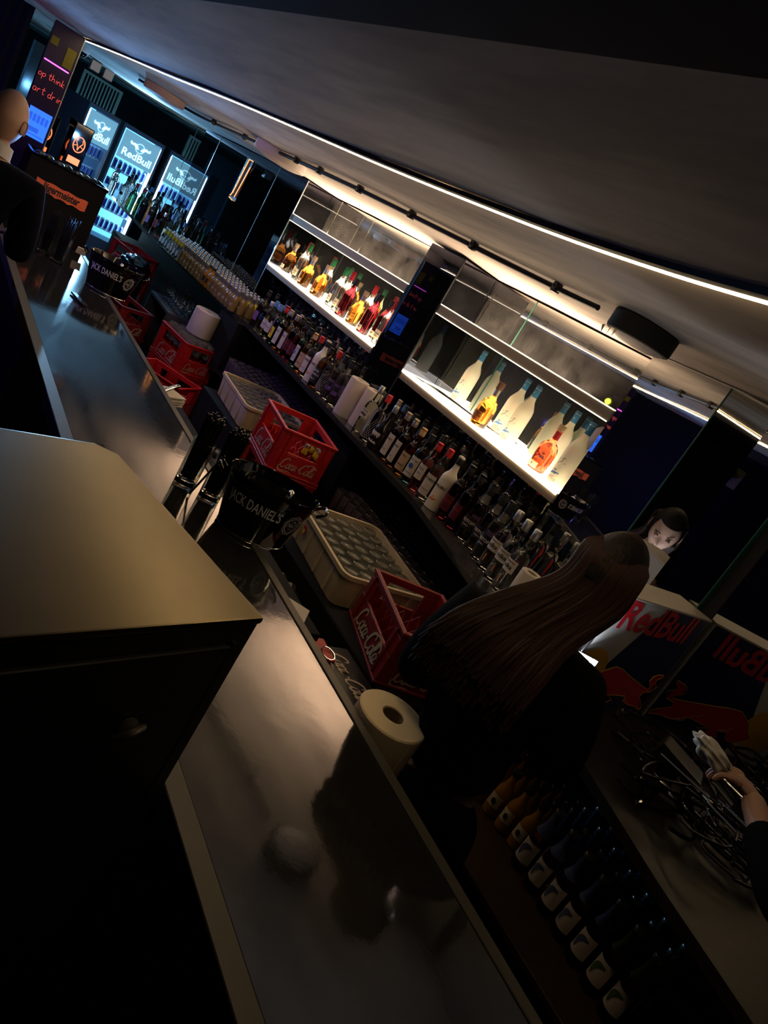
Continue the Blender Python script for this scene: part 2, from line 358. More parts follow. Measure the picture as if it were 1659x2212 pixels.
slab('mirrored_pillar','wide black mirror-clad panel showing a modelled reflection of thin orange neon',2.5,6.155,2.84,7.8,-0.85,ZC,MIRROR_DARK,STEEL)
slab('mirrored_pillar','dark blue panel edge beside the reflection of the drinks fridges',2.5,7.81,2.84,8.35,-0.85,ZC,MIRROR_DARK,STEEL)
mirror_panel('wall_mirror',(2.78,8.36),(2.78,9.6),-0.85,ZC,MIRROR_CLEAN,label='tall mirror pane that reflects the drinks fridges, beside the dark panels',edges=[('b',STEEL)])
mirror_panel('wall_mirror',(2.78,9.61),(2.78,11.6),-0.85,ZC,MIRROR_CLEAN,label='far mirror pane above the lit drinks fridge')
# zig-zag panels to the right of the shelves
P34=(2.379,1.468); P45=(2.46,1.316); P5b=(2.424,1.107)
mirror_panel('wall_mirror',P34,(2.497,1.918),-0.86,ZC,MIRROR_CLEAN,label='angled mirror panel right of the frosted bottles, reflecting an orange-labelled black box',edges=[('a',GREEN_EDGE)])
mirror_panel('wall_mirror',P45,P34,-0.86,ZC,MIRROR_CLEAN,label='narrow angled mirror panel reflecting the face of the long-haired woman')
mirror_panel('wall_mirror',P5b,P45,-0.86,ZC,MIRROR_CLEAN,label='dark angled mirror pane between the face reflection and the green glass edge',edges=[('a',GREEN_EDGE)])
mirror_panel('wall_mirror',(2.23,0.18),(2.420,1.042),-0.86,ZC,MIRROR_CLEAN,label='rightmost mirror panel, reflecting the silver and blue drinks cooler and the bar')
bm=bmesh.new(); poly(bm,[(2.422,1.046),(2.436,1.098),(2.49,1.098),(2.47,1.046)],ZC+0.86,Matrix.Translation((0,0,-0.86))); bmesh.ops.recalc_face_normals(bm,faces=bm.faces[:]); tag(obj('mirror_post',bm,BLACKM),'black post between two mirror panels behind the drinks cooler','post')

# lit shelves
def lit_shelf(y0,y1,label,labelu):
    t = thing('lit_shelf',label,'shelf',(2.5,y0,-0.415))
    bm = bmesh.new(); box(bm,0.004,0,-0.006,0.278,y1-y0,0.0); obj('light_panel',bm,SHELFLIT,t)
    bm = bmesh.new(); box(bm,0.0,0,-0.055,0.28,y1-y0,-0.0065); obj('shelf_box',bm,SHELFFR,t)
    bm = bmesh.new(); box(bm,-0.004,0,-0.016,0.0005,y1-y0,0.001); obj('front_lens',bm,mat('shelf_edge_glow',(0.9,0.88,0.8),0.3,emit=(1.0,0.72,0.40),es=15.0),t)
    t = thing('lit_shelf',labelu,'shelf',(2.5,y0,0.0))
    bm = bmesh.new(); box(bm,0.03,0.38 if y0<3 else 0.02,-0.012,0.278,y1-y0,-0.006); obj('light_panel',bm,SHELFTOP,t)
    bm = bmesh.new(); box(bm,0.0,0,-0.055,0.28,y1-y0,-0.013); box(bm,0.0,0,-0.013,0.02,y1-y0,-0.006); obj('fascia',bm,SHELFFR,t)
    for z in (-0.0055,-0.060):
        bm = bmesh.new(); box(bm,-0.003,0,z-0.002,0.002,y1-y0,z+0.003); obj('light_line',bm,LEDD,t)
lit_shelf(3.70,5.55,'glowing shelf with red-capped and whiskey bottles, left of the dark pillar','upper lit shelf above the red-capped bottles')
lit_shelf(1.93,3.32,'glowing shelf with frosted blue-capped bottles, right of the dark pillar','upper lit shelf above the frosted blue-capped bottles')
def twig(bm, pts, r): tube(bm, smooth_pts(pts,4), r, 6)
bm = bmesh.new()
for k in range(6):
    y = 2.78+k*0.008; twig(bm,[(2.52,3.25-k*.02,-0.409),(2.56,3.05,-0.404+0.002*k),(2.62+0.01*k,2.86,-0.405),(2.70+.012*(k-3),2.68-0.02*k,-0.408)],0.0016)
tag(obj('loose_wires',bm,BLACK,None,True),'thin dark wires lying on the bare end of the glowing shelf beside the pillar','wire')

# ceiling LED strip (follows the sag) and its black channel
LP = [(0.91,6.4),(0.955,5.3),(1.03,4.33),(1.06,3.5),(1.10,2.95),(1.15,2.45),(1.175,2.17),(1.19,1.8),(1.19,1.35),(1.155,1.0),(1.10,0.73),(1.03,0.5),(0.96,0.3)]
t = thing('led_strip','long glowing warm white LED strip running along the ceiling above the bar','light strip',(1.0,0.3,0.26))
def strip(bm, off, wd, z0, z1):
    P = smooth_pts([(x+off,y,0) for x,y in LP],5)
    pr = None
    for p in P:
        q = [bm.verts.new((p.x-wd/2-1.0,p.y-0.3,z0-0.26)),bm.verts.new((p.x+wd/2-1.0,p.y-0.3,z0-0.26)),bm.verts.new((p.x+wd/2-1.0,p.y-0.3,z1-0.26)),bm.verts.new((p.x-wd/2-1.0,p.y-0.3,z1-0.26))]
        if pr:
            for i in range(4): bm.faces.new((pr[i],pr[(i+1)%4],q[(i+1)%4],q[i]))
        else: bm.faces.new(q)
        pr = q
    bm.faces.new(list(reversed(pr))); bmesh.ops.recalc_face_normals(bm,faces=bm.faces[:])
bm = bmesh.new(); strip(bm,0,0.011,0.2575,0.2625); obj('lit_tape',bm,LED,t)
bm = bmesh.new(); strip(bm,-0.022,0.024,0.259,0.270); obj('channel',bm,mat('dark_channel',(0.02,0.012,0.012),0.7),t)
# dark cable pipe with clamps
PP = [(1.40,6.75),(1.60,6.6),(1.78,6.4),(1.82,5.9),(1.79,5.22),(1.77,4.18),(1.76,3.86),(1.77,3.38),(1.81,2.92),(1.86,2.48),(1.92,2.01),(1.92,1.78)]
t = thing('cable_pipe','black cable pipe clipped along the ceiling in front of the lit shelves','pipe',(0,0,0))
bm = bmesh.new(); tube(bm,smooth_pts([(x,y,0.252) for x,y in PP],4),0.010,8); obj('pipe',bm,BLACK,t,True)
for x,y in [(1.79,5.9),(1.80,5.2),(1.77,4.2),(1.765,3.86),(1.77,3.38),(1.81,2.92),(1.86,2.48),(1.925,2.01)]:
    bm = bmesh.new(); box(bm,x-0.016,y-0.014,0.236,x+0.016,y+0.014,0.272); bevel(bm,0.004,1); tube(bm,[(x-0.022,y,0.256),(x+0.022,y,0.256)],0.004,6); obj('clamp',bm,BLACK,t,True)
bm = bmesh.new(); tube(bm,smooth_pts([(1.80,6.5,0.262),(1.86,5.9,0.258),(1.84,5.2,0.262),(1.82,4.5,0.262),(1.80,3.9,0.258)],5),0.004,6); obj('thin_cable',bm,BLACK,t,True)
def round_lamp(x,y,r,h,rim,dif,label,torn=False):
    t = thing('ceiling_lamp',label,'lamp',(x,y,0.272-h))
    bm = bmesh.new(); lathe(bm,[(r*0.90,0.0),(r*0.97,0.003),(r,0.012),(r,h)],40); obj('housing',bm,rim,t,True)
    bm = bmesh.new(); lathe(bm,[(0.001,-0.016),(r*0.5,-0.013),(r*0.75,-0.006),(r*0.86,0.0)],40,cap=False); obj('diffuser',bm,dif,t,True)
    if torn:
        bm = bmesh.new()
        for k in range(5):
            a = 2.2+k*0.22; p=Vector((r*math.cos(a),r*math.sin(a),0.0))
            q = [p, p+Vector((0.02*math.cos(a+1.2),0.02*math.sin(a+1.2),-0.004)), p+Vector((0.006,0.004,-0.028-0.006*(k%2)))]
            vs=[bm.verts.new(v) for v in q]+[bm.verts.new(v+Vector((0.001,0.001,0))) for v in q]
            bm.faces.new(vs[:3]); bm.faces.new(vs[3:][::-1])
            for i in range(3): bm.faces.new((vs[i],vs[3+i],vs[3+(i+1)%3],vs[(i+1)%3]))
        obj('torn_paper',bm,NAPKIN,t)
    return t
round_lamp(1.955,1.59,0.115,0.062,BLACKM,DIFFUSER,'round black ceiling lamp with torn white diffuser, nearest the mirrors on the right',True)
round_lamp(1.85,4.63,0.17,0.060,mat('lamp_white_rim',(0.55,0.48,0.45),0.6),DIFFUSER,'round white ceiling lamp in the middle of the cable pipe')
round_lamp(1.52,6.35,0.16,0.055,mat('lamp_pink_rim',(0.40,0.28,0.30),0.6),DIFFUSER,'round pinkish ceiling lamp at the far end of the cable pipe')

# ------------------------------------------------------------------ bar counter
t = thing('bar_counter','long glossy grey bar counter that reflects the ceiling','bar counter',(0.95,2.4,ZF))
def bx(name,x0,y0,z0,x1,y1,z1,m,parent,bv=0.002):
    l = parent.location; bm = bmesh.new(); box(bm,x0-l.x,y0-l.y,z0-l.z,x1-l.x,y1-l.y,z1-l.z)
    if bv: bevel(bm,bv,1)
    return obj(name,bm,m,parent)
bx('worktop',0.70,-0.6,-1.01,1.215,9.0,-0.97,BAR,t)
bx('inner_rail',1.215,-0.6,-1.02,1.245,9.0,-0.966,BAREDGE,t)
bx('outer_rail',0.655,-0.6,-1.02,0.70,9.0,-0.967,BAREDGE,t)
bx('front_panel',0.70,-0.6,ZF,0.74,9.0,-1.01,BARBODY,t)
bx('inner_shelf',0.74,-0.6,-1.45,1.2,9.0,-1.42,CARC,t)

# tall cabinet in front of the bar
N0 = Vector((0.635,0.831,0)); ang = math.atan2(0.296,0.955)
t = thing('metal_cabinet','tall dark metal cabinet with a satin tan top in the left foreground','cabinet',(N0.x,N0.y,ZF),ang)
W_, D_, H_ = 0.85, 0.53, -0.557-ZF
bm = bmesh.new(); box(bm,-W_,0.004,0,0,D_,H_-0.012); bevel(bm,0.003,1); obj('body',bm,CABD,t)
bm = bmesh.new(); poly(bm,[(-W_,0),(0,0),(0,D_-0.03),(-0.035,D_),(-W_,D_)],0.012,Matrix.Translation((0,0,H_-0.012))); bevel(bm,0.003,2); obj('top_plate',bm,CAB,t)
bm = bmesh.new(); box(bm,-W_+0.03,-0.006,0.06,-0.045,0.003,H_-0.05); bevel(bm,0.002,1); d = obj('door',bm,mat('cabinet_door_black',(0.016,0.016,0.018),0.4),t)
bm = bmesh.new(); box(bm,-0.042,-0.004,0.05,-0.036,0.004,H_-0.045); obj('door_gap',bm,BLACKM,t)
L0 = Matrix.Rotation(-ang,4,'Z')@(Vector((0.466,0.779,-0.742-ZF))-Vector((N0.x,N0.y,0)))
bm = bmesh.new(); Mh = Matrix.Translation((L0.x,-0.008,L0.z))@Matrix.Rotation(PI/2,4,'X')
lathe(bm,[(0.017,0.0),(0.018,0.006),(0.012,0.010),(0.006,0.011)],20,Mh); tube(bm,smooth_pts([(L0.x-0.022,-0.02,L0.z-0.008),(L0.x-0.005,-0.028,L0.z+0.006),(L0.x+0.022,-0.02,L0.z+0.004)],4),0.006,8); obj('handle',bm,mat('worn_handle',(0.20,0.19,0.17),0.35,0.6),d,True)

# ------------------------------------------------------------------ back counter
t = thing('back_counter','long black back counter under the mirrors carrying rows of bottles','counter',(2.55,3.6,ZF))
def cpoly(name,pts,z0,z1,m,parent):
    l=parent.location; bm=bmesh.new(); poly(bm,[(x-l.x,y-l.y) for x,y in pts],z1-z0,Matrix.Translation((0,0,z0-l.z))); bmesh.ops.recalc_face_normals(bm,faces=bm.faces[:]); return obj(name,bm,m,parent)
cpoly('worktop',[(2.12,1.38),(2.18,1.8),(2.33,2.5),(2.35,5.18),(2.82,5.18),(2.82,1.38)],-0.88,-0.85,BACKTOP,t)
cpoly('worktop_section',[(2.30,5.19),(2.10,7.4),(2.05,10.0),(2.82,10.0),(2.82,5.19)],-0.88,-0.85,BACKTOP,t)
bx('back_board',2.78,1.3,-1.9,2.82,10.0,-0.88,CARC,t)
bx('glass_shelf',2.30,1.9,-1.29,2.80,5.1,-1.27,CARC,t)
bx('lower_cupboard',2.46,1.3,ZF,2.80,10.0,-1.31,CARC,t)
bx('divider',2.34,1.42,-1.31,2.80,1.9,-0.88,BOARD,t)
bx('divider',2.34,3.14,-1.27,2.78,3.42,-0.88,CARC,t)
bx('divider',2.30,5.1,-1.31,2.80,5.5,-0.88,CARC,t)
t = thing('service_counter','dark messy counter holding cables beside the drinks cooler','counter',(2.2,0.6,ZF))
cpoly('worktop',[(1.60,0.06),(1.69,0.45),(1.80,0.8),(1.88,1.36),(2.6,1.36),(2.6,0.06)],-0.86,-0.83,mat('dusty_black_top',(0.018,0.014,0.011),0.4,noise=(14,(0.035,0.028,0.02),0.5,0.75)),t)
bx('back_board',2.5,0.06,-1.3,2.6,1.3,-0.86,CARC,t)
bx('bottle_shelf',1.74,0.06,-1.32,2.7,1.3,-1.30,mat('rusty_shelf',(0.05,0.028,0.018),0.5),t)
bx('base',2.05,0.06,ZF,2.7,1.3,-1.32,CARC,t)
t = thing('under_bar_unit','low black equipment unit in the aisle carrying crates and trays','cabinet',(2.0,3.0,ZF))
bx('body',1.78,3.02,ZF,2.34,3.58,-1.41,CARC,t,0.006); bx('body',1.66,1.36,ZF,2.07,1.885,-1.165,CARC,t,0.006); bx('body',1.72,1.89,ZF,2.25,2.55,-1.205,CARC,t,0.006); bx('body',2.0,3.8,ZF,2.34,4.5,-1.255,CARC,t,0.006)

# ------------------------------------------------------------------ crates
def crate_mesh(L=0.42,Wd=0.31,H=0.24,th=0.012):
    bm = bmesh.new(); hx=L/2; hy=Wd/2
    for s in (-1,1):   # long sides: windows in the upper half
        y0,y1 = (s*hy-th,s*hy) if s>0 else (s*hy,s*hy+th)
        box(bm,-hx,y0,0,hx,y1,H*0.50); box(bm,-hx,y0,H*0.86,hx,y1,H)
        box(bm,-hx,y0,H*0.5,-hx+0.075,y1,H*0.86); box(bm,hx-0.075,y0,H*0.5,hx,y1,H*0.86)
        x0,x1 = (s*hx-th,s*hx) if s>0 else (s*hx,s*hx+th)
        yy=hy-th
        box(bm,x0,-yy,0,x1,yy,H*0.50); box(bm,x0,-yy,H*0.86,x1,yy,H)
        box(bm,x0,-yy,H*0.5,x1,-yy+0.06,H*0.86); box(bm,x0,yy-0.06,H*0.5,x1,yy,H*0.86)
    box(bm,-hx,-hy,0,hx,hy,0.008)
    e=0.007
    for z in (0.0,H-0.012): # ribs
        box(bm,-hx-e,-hy-e,z,hx+e,-hy,z+0.012); box(bm,-hx-e,hy,z,hx+e,hy+e,z+0.012); box(bm,-hx-e,-hy,z,-hx,hy,z+0.012); box(bm,hx,-hy,z,hx+e,hy,z+0.012)
    for sx in (-1,1):
        for sy in (-1,1):
            for dx,dy in ((0.045,0),(0,0.045)):
                cx=sx*(hx-dx); cy=sy*(hy-dy)
                box(bm,cx-0.004-(0.004 if dy else 0),cy-0.004-(0.004 if dx else 0),0.012,cx+0.004+(0.004 if dy else 0),cy+0.004+(0.004 if dx else 0),H-0.012)
    return bm
def divider_mesh(L=0.40,Wd=0.29,H=0.13,nx=6,ny=4):
    bm = bmesh.new()
    def zig(a,b,n,fixed,axis):
        for i in range(n):
            p=a+(b-a)*i/n; q=a+(b-a)*(i+1)/n; m=(p+q)/2
            for (u0,h0),(u1,h1) in (((p,H),(m,H*0.62)),((m,H*0.62),(q,H))):
                c=[]
                for (u,h) in ((u0,h0),(u1,h1)):
                    for z in (0.01,h):
                        for o in (-0.0015,0.0015):
                            c.append(bm.verts.new((u,fixed+o,z) if axis==0 else (fixed+o,u,z)))
                for f in ((0,1,3,2),(4,6,7,5),(0,2,6,4),(1,5,7,3),(2,3,7,6),(0,4,5,1)): bm.faces.new([c[k] for k in f])
    for j in range(1,ny): zig(-L/2,L/2,nx,-Wd/2+Wd*j/ny,0)
    for i in range(1,nx): zig(-Wd/2,Wd/2,ny,-L/2+L*i/nx,1)
    bmesh.ops.recalc_face_normals(bm,faces=bm.faces[:]); return bm
def make_crate(m, txt, H=0.24, small_side=True):
    t = thing('bottle_crate','crate','crate')
    L,Wd=0.42,0.31
    bm=crate_mesh(L,Wd,H); bevel(bm,0.002,1); obj('crate_body',bm,m,t)
    obj('divider_grid',divider_mesh(),m,t)
    for (o,u) in (((0,-Wd/2-0.0035,H*0.25),(1,0,0)),((0,Wd/2+0.0035,H*0.25),(-1,0,0)),((-L/2-0.0035,0,H*0.25),(0,-1,0)),((L/2+0.0035,0,H*0.25),(0,1,0))):
        bm=bmesh.new(); M=face_M(o,u,(0,0,1)); long=abs(u[0])>0.5; s=0.100 if long else 0.074
        script_logo(bm,s*0.78,M)
        add_text(bm,'TRADE MARK',0.010,M@Matrix.Translation((-0.05,0.052,0)))
        l_=obj('lettering',bm,txt,t); l_['label']='script soft drink lettering'
    return t
def rot_of(a,b): return math.atan2(b[1]-a[1],b[0]-a[0])
crA = Proto(make_crate(REDD,mat('cream_print',(0.62,0.50,0.36),0.6))); crB = Proto(make_crate(RED,mat('pink_print',(0.62,0.32,0.26),0.6)))
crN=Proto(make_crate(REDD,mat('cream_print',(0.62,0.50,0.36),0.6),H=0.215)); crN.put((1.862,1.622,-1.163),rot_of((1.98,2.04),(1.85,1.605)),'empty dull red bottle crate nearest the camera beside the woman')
crB.put((2.07,3.29,-1.16),rot_of((1.96,3.50),(1.90,3.11)),'bright red bottle crate holding a few empties, between the two cream trays')
crB.put((2.07,3.29,-1.405+0.0),rot_of((1.96,3.50),(1.90,3.11)),'red bottle crate directly under the bright red crate of empties')
C3=(2.17,5.46); r3=rot_of((2.0,5.61),(2.08,5.23))
crB.put((*C3,-1.44),r3,'red crate full of glasses with a big paper roll on top')
crB.put((*C3,-1.685),r3,'red crate second from the top of the stack under the paper roll')
crB.put((*C3,-1.93+0.0),r3,'red crate lowest of the stack under the paper roll')
crB.put((1.90,4.90,-1.62),r3+0.5,'red crate at the foot of the paper roll stack, turned towards the bar')
crB.put((1.93,4.88,-1.87),r3+0.5,'lowest red crate standing turned towards the bar')
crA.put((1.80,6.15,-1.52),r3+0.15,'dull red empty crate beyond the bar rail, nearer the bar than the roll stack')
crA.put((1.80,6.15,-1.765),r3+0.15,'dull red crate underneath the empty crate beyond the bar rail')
crB.put((2.22,7.9,-1.36),r3+0.1,'red crate with bottles far down the aisle behind the black ice bucket')
crB.put((2.22,7.9,-1.605),r3+0.1,'red crate under the far crate behind the black ice bucket')
bm=bmesh.new(); box(bm,2.0,7.7,ZF,2.42,8.1,-1.61); bevel(bm,0.004,1); tag(obj('black_stand',bm,CARC),'low black stand under the far red crates','stand')
bm=bmesh.new(); box(bm,1.60,5.95,ZF,2.0,6.35,-1.77); bevel(bm,0.004,1); tag(obj('black_stand',bm,CARC),'low black stand under the dull red crates beyond the bar rail','stand')

# cream trays full of upside-down tumblers
def make_tray():
    t=thing('glass_tray','tray','tray'); L,Wd,H,r=0.60,0.44,0.15,0.05
    def rr(l,w,rad,n=5):
        P=[]
        for cx,cy,a0 in ((l/2-rad,w/2-rad,0),(-l/2+rad,w/2-rad,PI/2),(-l/2+rad,-w/2+rad,PI),(l/2-rad,-w/2+rad,1.5*PI)):
            for k in range(n+1): a=a0+PI/2*k/n; P.append((cx+rad*math.cos(a),cy+rad*math.sin(a)))
        return P
    bm=bmesh.new(); secs=[(L-0.03,Wd-0.03,0.04,0),(L,Wd,r,H-0.02),(L+0.016,Wd+0.016,r,H-0.018),(L+0.016,Wd+0.016,r,H),(L-0.014,Wd-0.014,r-0.01,H),(L-0.04,Wd-0.04,0.035,0.008)]
    rings=[[bm.verts.new((x,y,z)) for x,y in rr(l,w_,rad)] for l,w_,rad,z in secs]; n=len(rings[0])
    for a,b in zip(rings,rings[1:]):
        for i in range(n): bm.faces.new((a[i],a[(i+1)%n],b[(i+1)%n],b[i]))
    bm.faces.new(list(reversed(rings[0]))); bm.faces.new(rings[-1])
    for x in (-0.2,-0.07,0.07,0.2):
        for s in (-1,1): box(bm,x-0.005,s*(Wd/2-0.004)-0.006,0.01,x+0.005,s*(Wd/2-0.004)+0.004,H-0.02)
    for y in (-0.13,0,0.13):
        for s in (-1,1): box(bm,s*(L/2-0.004)-0.006,y-0.005,0.01,s*(L/2-0.004)+0.004,y+0.005,H-0.02)
    bmesh.ops.recalc_face_normals(bm,faces=bm.faces[:]); obj('tray_body',bm,CREAM,t,True)
    return t
tr = Proto(make_tray())
TR = [((1.985,2.235,-1.203),PI/2-0.10,'cream tray of tumblers with a small sticker behind the near red crate'),
      ((2.27,4.16,-1.253),PI/2-0.06,'cream plastic tray of tumblers further down the aisle beyond the bright red crate')]
def make_tumbler():
    t = bmesh.new(); lathe(t,[(0.030,0.0),(0.034,0.012),(0.037,0.10),(0.033,0.128),(0.030,0.130),(0.029,0.124),(0.022,0.121)],14)
    return obj('tumbler',t,TUMBLER,None,True)
tum = make_tumbler(); tag(tum,'','glass'); first=True
trob=[]
for k,(loc,rz,lb) in enumerate(TR):
    t=tr.put(loc,rz,lb); trob.append(t)
    Mx=Matrix.Translation(loc)@Matrix.Rotation(rz,4,'Z')
    for i in range(7):
        for j in range(5):
            p=Mx@Vector((-0.234+i*0.078+(0.0 if j%2 else 0.006),-0.156+j*0.078,0.012))
            o = tum if first else tum.copy()
            if not first: C.objects.link(o)
            first=False; o.location=p
            tag(o,['upturned tumbler packed in the near cream tray','upturned tumbler packed in the far cream tray'][k],'glass',['tumblers in the near cream tray','tumblers in the far cream tray'][k])
M=face_M((-0.20+0.34,0.222,0.085),(-1,0,0),(0,0,1))
bm=bmesh.new(); box(bm,-0.014,-0.02,0,0.014,0.02,0.0015,M); bm2=obj('sticker',bm,L_RED,trob[0]); bm2['label']='red and yellow sticker'
bm=bmesh.new(); box(bm,-0.009,-0.016,0.0015,0.009,0.002,0.0022,M); obj('sticker_patch',bm,L_YEL,bm2)

# rows of dark tumblers on the shelf under the back counter
rg=bmesh.new(); lathe(rg,[(0.026,0.0),(0.030,0.006),(0.034,0.15),(0.0325,0.152),(0.029,0.15),(0.027,0.02)],12)
base=obj('tumbler',rg,RACKGLASS,None,True); first=True
for (y0,y1,lb,gr) in ((1.95,3.12,'dark tumbler under the back counter behind the near cream tray','tumblers under the near back counter'),(3.46,5.06,'dark tumbler under the back counter behind the far cream tray','tumblers under the far back counter')):
    ny=int((y1-y0)/0.074)
    for i in range(6):
        for j in range(ny):
            o=base if first else base.copy()
            if not first: C.objects.link(o)
            first=False; o.location=(2.335+i*0.074,y0+0.035+j*0.074,-1.27); tag(o,lb,'glass',gr)

# ------------------------------------------------------------------ bottles
def bottle(profile, gm, cap=None, label=None, neck=None, texts=(), seg=18, sy=1.0, capm=None, extra=None, band=None):
    """profile list (r,z); cap=(r,z0,z1,mat); label=(z0,z1,span,mat); neck=(z0,z1,mat)"""
    t=thing('bottle','bottle','bottle')
    bm=bmesh.new(); lathe(bm,profile,seg,sy=sy); bmesh.ops.recalc_face_normals(bm,faces=bm.faces[:]); obj('glass_body',bm,gm,t,True)
    rb=max(r for r,z in profile)
    if cap:
        bm=bmesh.new(); r,z0,z1,m=cap; lathe(bm,[(r*0.98,z0),(r,z0+0.002),(r,z1-0.003),(r*0.9,z1)],14); obj('cap',bm,m,t,True)
    if neck:
        bm=bmesh.new(); r,z0,z1,m=neck; lathe(bm,[(r,z0),(r,z1)],14,cap=False); obj('neck_band',bm,m,t,True)
    lo=None
    if label:
        z0,z1,span,m=label[:4]; rl=label[4] if len(label)>4 else rb
        bm=bmesh.new(); shell(bm,rl,z0,z1,span,ry=rl*sy); lo=obj('label',bm,m,t,True)
    for (s,size,z,m) in texts:
        bm=bmesh.new(); rl=(label[4] if label and len(label)>4 else rb); add_text(bm,s,size,None,fn=wrap(rl,z,0.0022,ry=rl*sy),bold=0.02); obj('lettering',bm,m,lo or t)
    if extra:
        for fnx,m,nm in extra:
            bm=bmesh.new(); fnx(bm,rb); obj(nm,bm,m,t)
    return t
def prof(rb,h,sh=0.55,rn=0.014,lip=True,tap=1.0):
    """standard spirit bottle: straight body to sh*h, shoulder, neck"""
    z=sh*h
    return [(rb*0.85,0.0),(rb*0.98,0.003),(rb*tap,0.010),(rb,z*0.9),(rb*0.97,z),(rb*0.80,z+0.016),(rb*0.5,z+0.032),(rn*1.15,z+0.052),(rn,z+0.075),(rn,h-0.012),(rn*1.2,h-0.010),(rn*1.2,h-0.002),(rn*0.9,h)]
GGp=[(0.034,0),(0.042,0.004),(0.0435,0.02),(0.0435,0.10),(0.0430,0.178),(0.0395,0.200),(0.029,0.222),(0.019,0.241),(0.0152,0.262),(0.0135,0.315),(0.012,0.317)]
def mtn(bm,r):
    f=wrap(r,0.055,0.0014)
    for cx,cy,s in ((0,0,1),(0.018,0.004,0.55),(-0.016,-0.004,0.6),(-0.002,0.014,0.55)):
        pts=[(math.cos(a)*0.013*s*(1+0.35*math.sin(3*a+cx*200))+cx,math.sin(a)*0.008*s*(1+0.4*math.cos(2*a))+cy) for a in [2*PI*k/12 for k in range(12)]]
        c=bm.verts.new(f(cx,cy)); v=[bm.verts.new(f(*p)) for p in pts]
        for i in range(12): bm.faces.new((c,v[i],v[(i+1)%12]))
def goose(bm,r):
    f=wrap(r,0.085,0.0013)
    # flying birds and a long-necked bird outline, pen strokes
    for st,wd in (([(-0.012,0.012),(-0.006,0.022),(0.002,0.026),(0.006,0.034),(0.002,0.042),(0.010,0.046),(0.014,0.042)],0.0035),([(-0.020,0.035),(-0.014,0.040),(-0.010,0.033)],0.0015),([(0.018,0.020),(0.022,0.026),(0.026,0.021)],0.0015)):
        P=smooth_pts([(a,b,0) for a,b in st],4); n=len(P)
        Lv=[];Rv=[]
        for i in range(n):
            tt=(P[min(i+1,n-1)]-P[max(i-1,0)]).normalized(); s=Vector((-tt.y,tt.x,0))*wd/2
            Lv.append(bm.verts.new(f(P[i].x+s.x,P[i].y+s.y))); Rv.append(bm.verts.new(f(P[i].x-s.x,P[i].y-s.y)))
        for i in range(n-1): bm.faces.new((Lv[i],Rv[i],Rv[i+1],Lv[i+1]))
def tinybird(bm,r): add_text(bm,'Y',0.014,None,fn=wrap(0.0155,0.283,0.001))
gg=bottle(GGp,FROST,cap=(0.0155,0.262,0.322,L_TEAL),texts=(('GREY',0.011,0.036,L_GREY),('GOOSE',0.017,0.024,L_GREY),('VODKA',0.007,0.013,L_GREY)),extra=((mtn,L_MTN,'sea_picture'),(goose,L_GREY,'bird_print'),(tinybird,WHITETXT,'cap_print')))
for k in kids(gg): pass
bm=bmesh.new(); lathe(bm,[(0.0159,0.305),(0.0159,0.309)],14,cap=False); obj('cap_ring',bm,L_SILV,[k for k in kids(gg) if k.name.startswith('cap')][0] if False else gg,True)
GG=Proto(gg)
MMp=[(0.036,0),(0.044,0.004),(0.046,0.02),(0.047,0.09),(0.045,0.118),(0.036,0.138),(0.020,0.152),(0.0145,0.165),(0.0140,0.205),(0.0155,0.207),(0.0155,0.214),(0.012,0.216)]
MON=Proto(bottle(MMp,G_AMBER,cap=(0.018,0.205,0.245,L_CORK),label=(0.022,0.075,1.5,L_ORG),texts=(('MONKEY',0.014,0.062,BLACKTXT),('SHOULDER',0.012,0.048,BLACKTXT),('BLENDED MALT',0.006,0.034,BLACKTXT)),neck=(0.0148,0.17,0.204,L_SILV)))
def rose(bm,r):
    f=wrap(r,0.075,0.002)
    for cx,cy in ((0,0.008),(-0.010,0.0),(0.010,0.0),(0,-0.008)):
        c=bm.verts.new(f(cx,cy)); v=[bm.verts.new(f(cx+0.006*math.cos(a),cy+0.006*math.sin(a))) for a in [2*PI*k/8 for k in range(8)]]
        for i in range(8): bm.faces.new((c,v[i],v[(i+1)%8]))
ROS=Proto(bottle(MMp,G_RED,cap=(0.018,0.207,0.238,L_TAN),label=(0.012,0.040,1.3,L_CREAM),texts=(('ROSES',0.012,0.050,BLACKTXT),('-8-',0.012,0.026,BLACKTXT)),neck=(0.0148,0.165,0.204,L_RED),extra=((rose,L_RED,'rose_print'),)))
OAK=Proto(bottle(MMp,G_AMBER,cap=(0.018,0.205,0.236,L_TAN),label=(0.02,0.048,1.4,L_CREAM),texts=(('BOURBON',0.010,0.034,BLACKTXT),),neck=(0.0148,0.17,0.204,L_SILV)))
FIN=Proto(bottle(prof(0.037,0.29,0.58),G_CLEAR,cap=(0.0165,0.235,0.295,L_WAX),label=(0.03,0.085,1.7,L_CREAM),texts=(('ORIGINAL',0.012,0.062,BLACKTXT),('VODKA',0.010,0.046,BLACKTXT))))
FIG=Proto(bottle(prof(0.037,0.29,0.58),G_CLEAR,cap=(0.0165,0.235,0.295,L_GREEN),label=(0.03,0.085,1.7,L_CREAM),texts=(('CITRON',0.012,0.062,BLACKTXT),('VODKA',0.010,0.046,BLACKTXT))))
RUM=Proto(bottle(prof(0.040,0.27,0.58,0.0145),G_BURG,cap=(0.018,0.225,0.272,L_BLACK),label=(0.015,0.050,1.6,L_CREAM),texts=(('RUM',0.014,0.034,BLACKTXT),)))
ZS=-0.4145
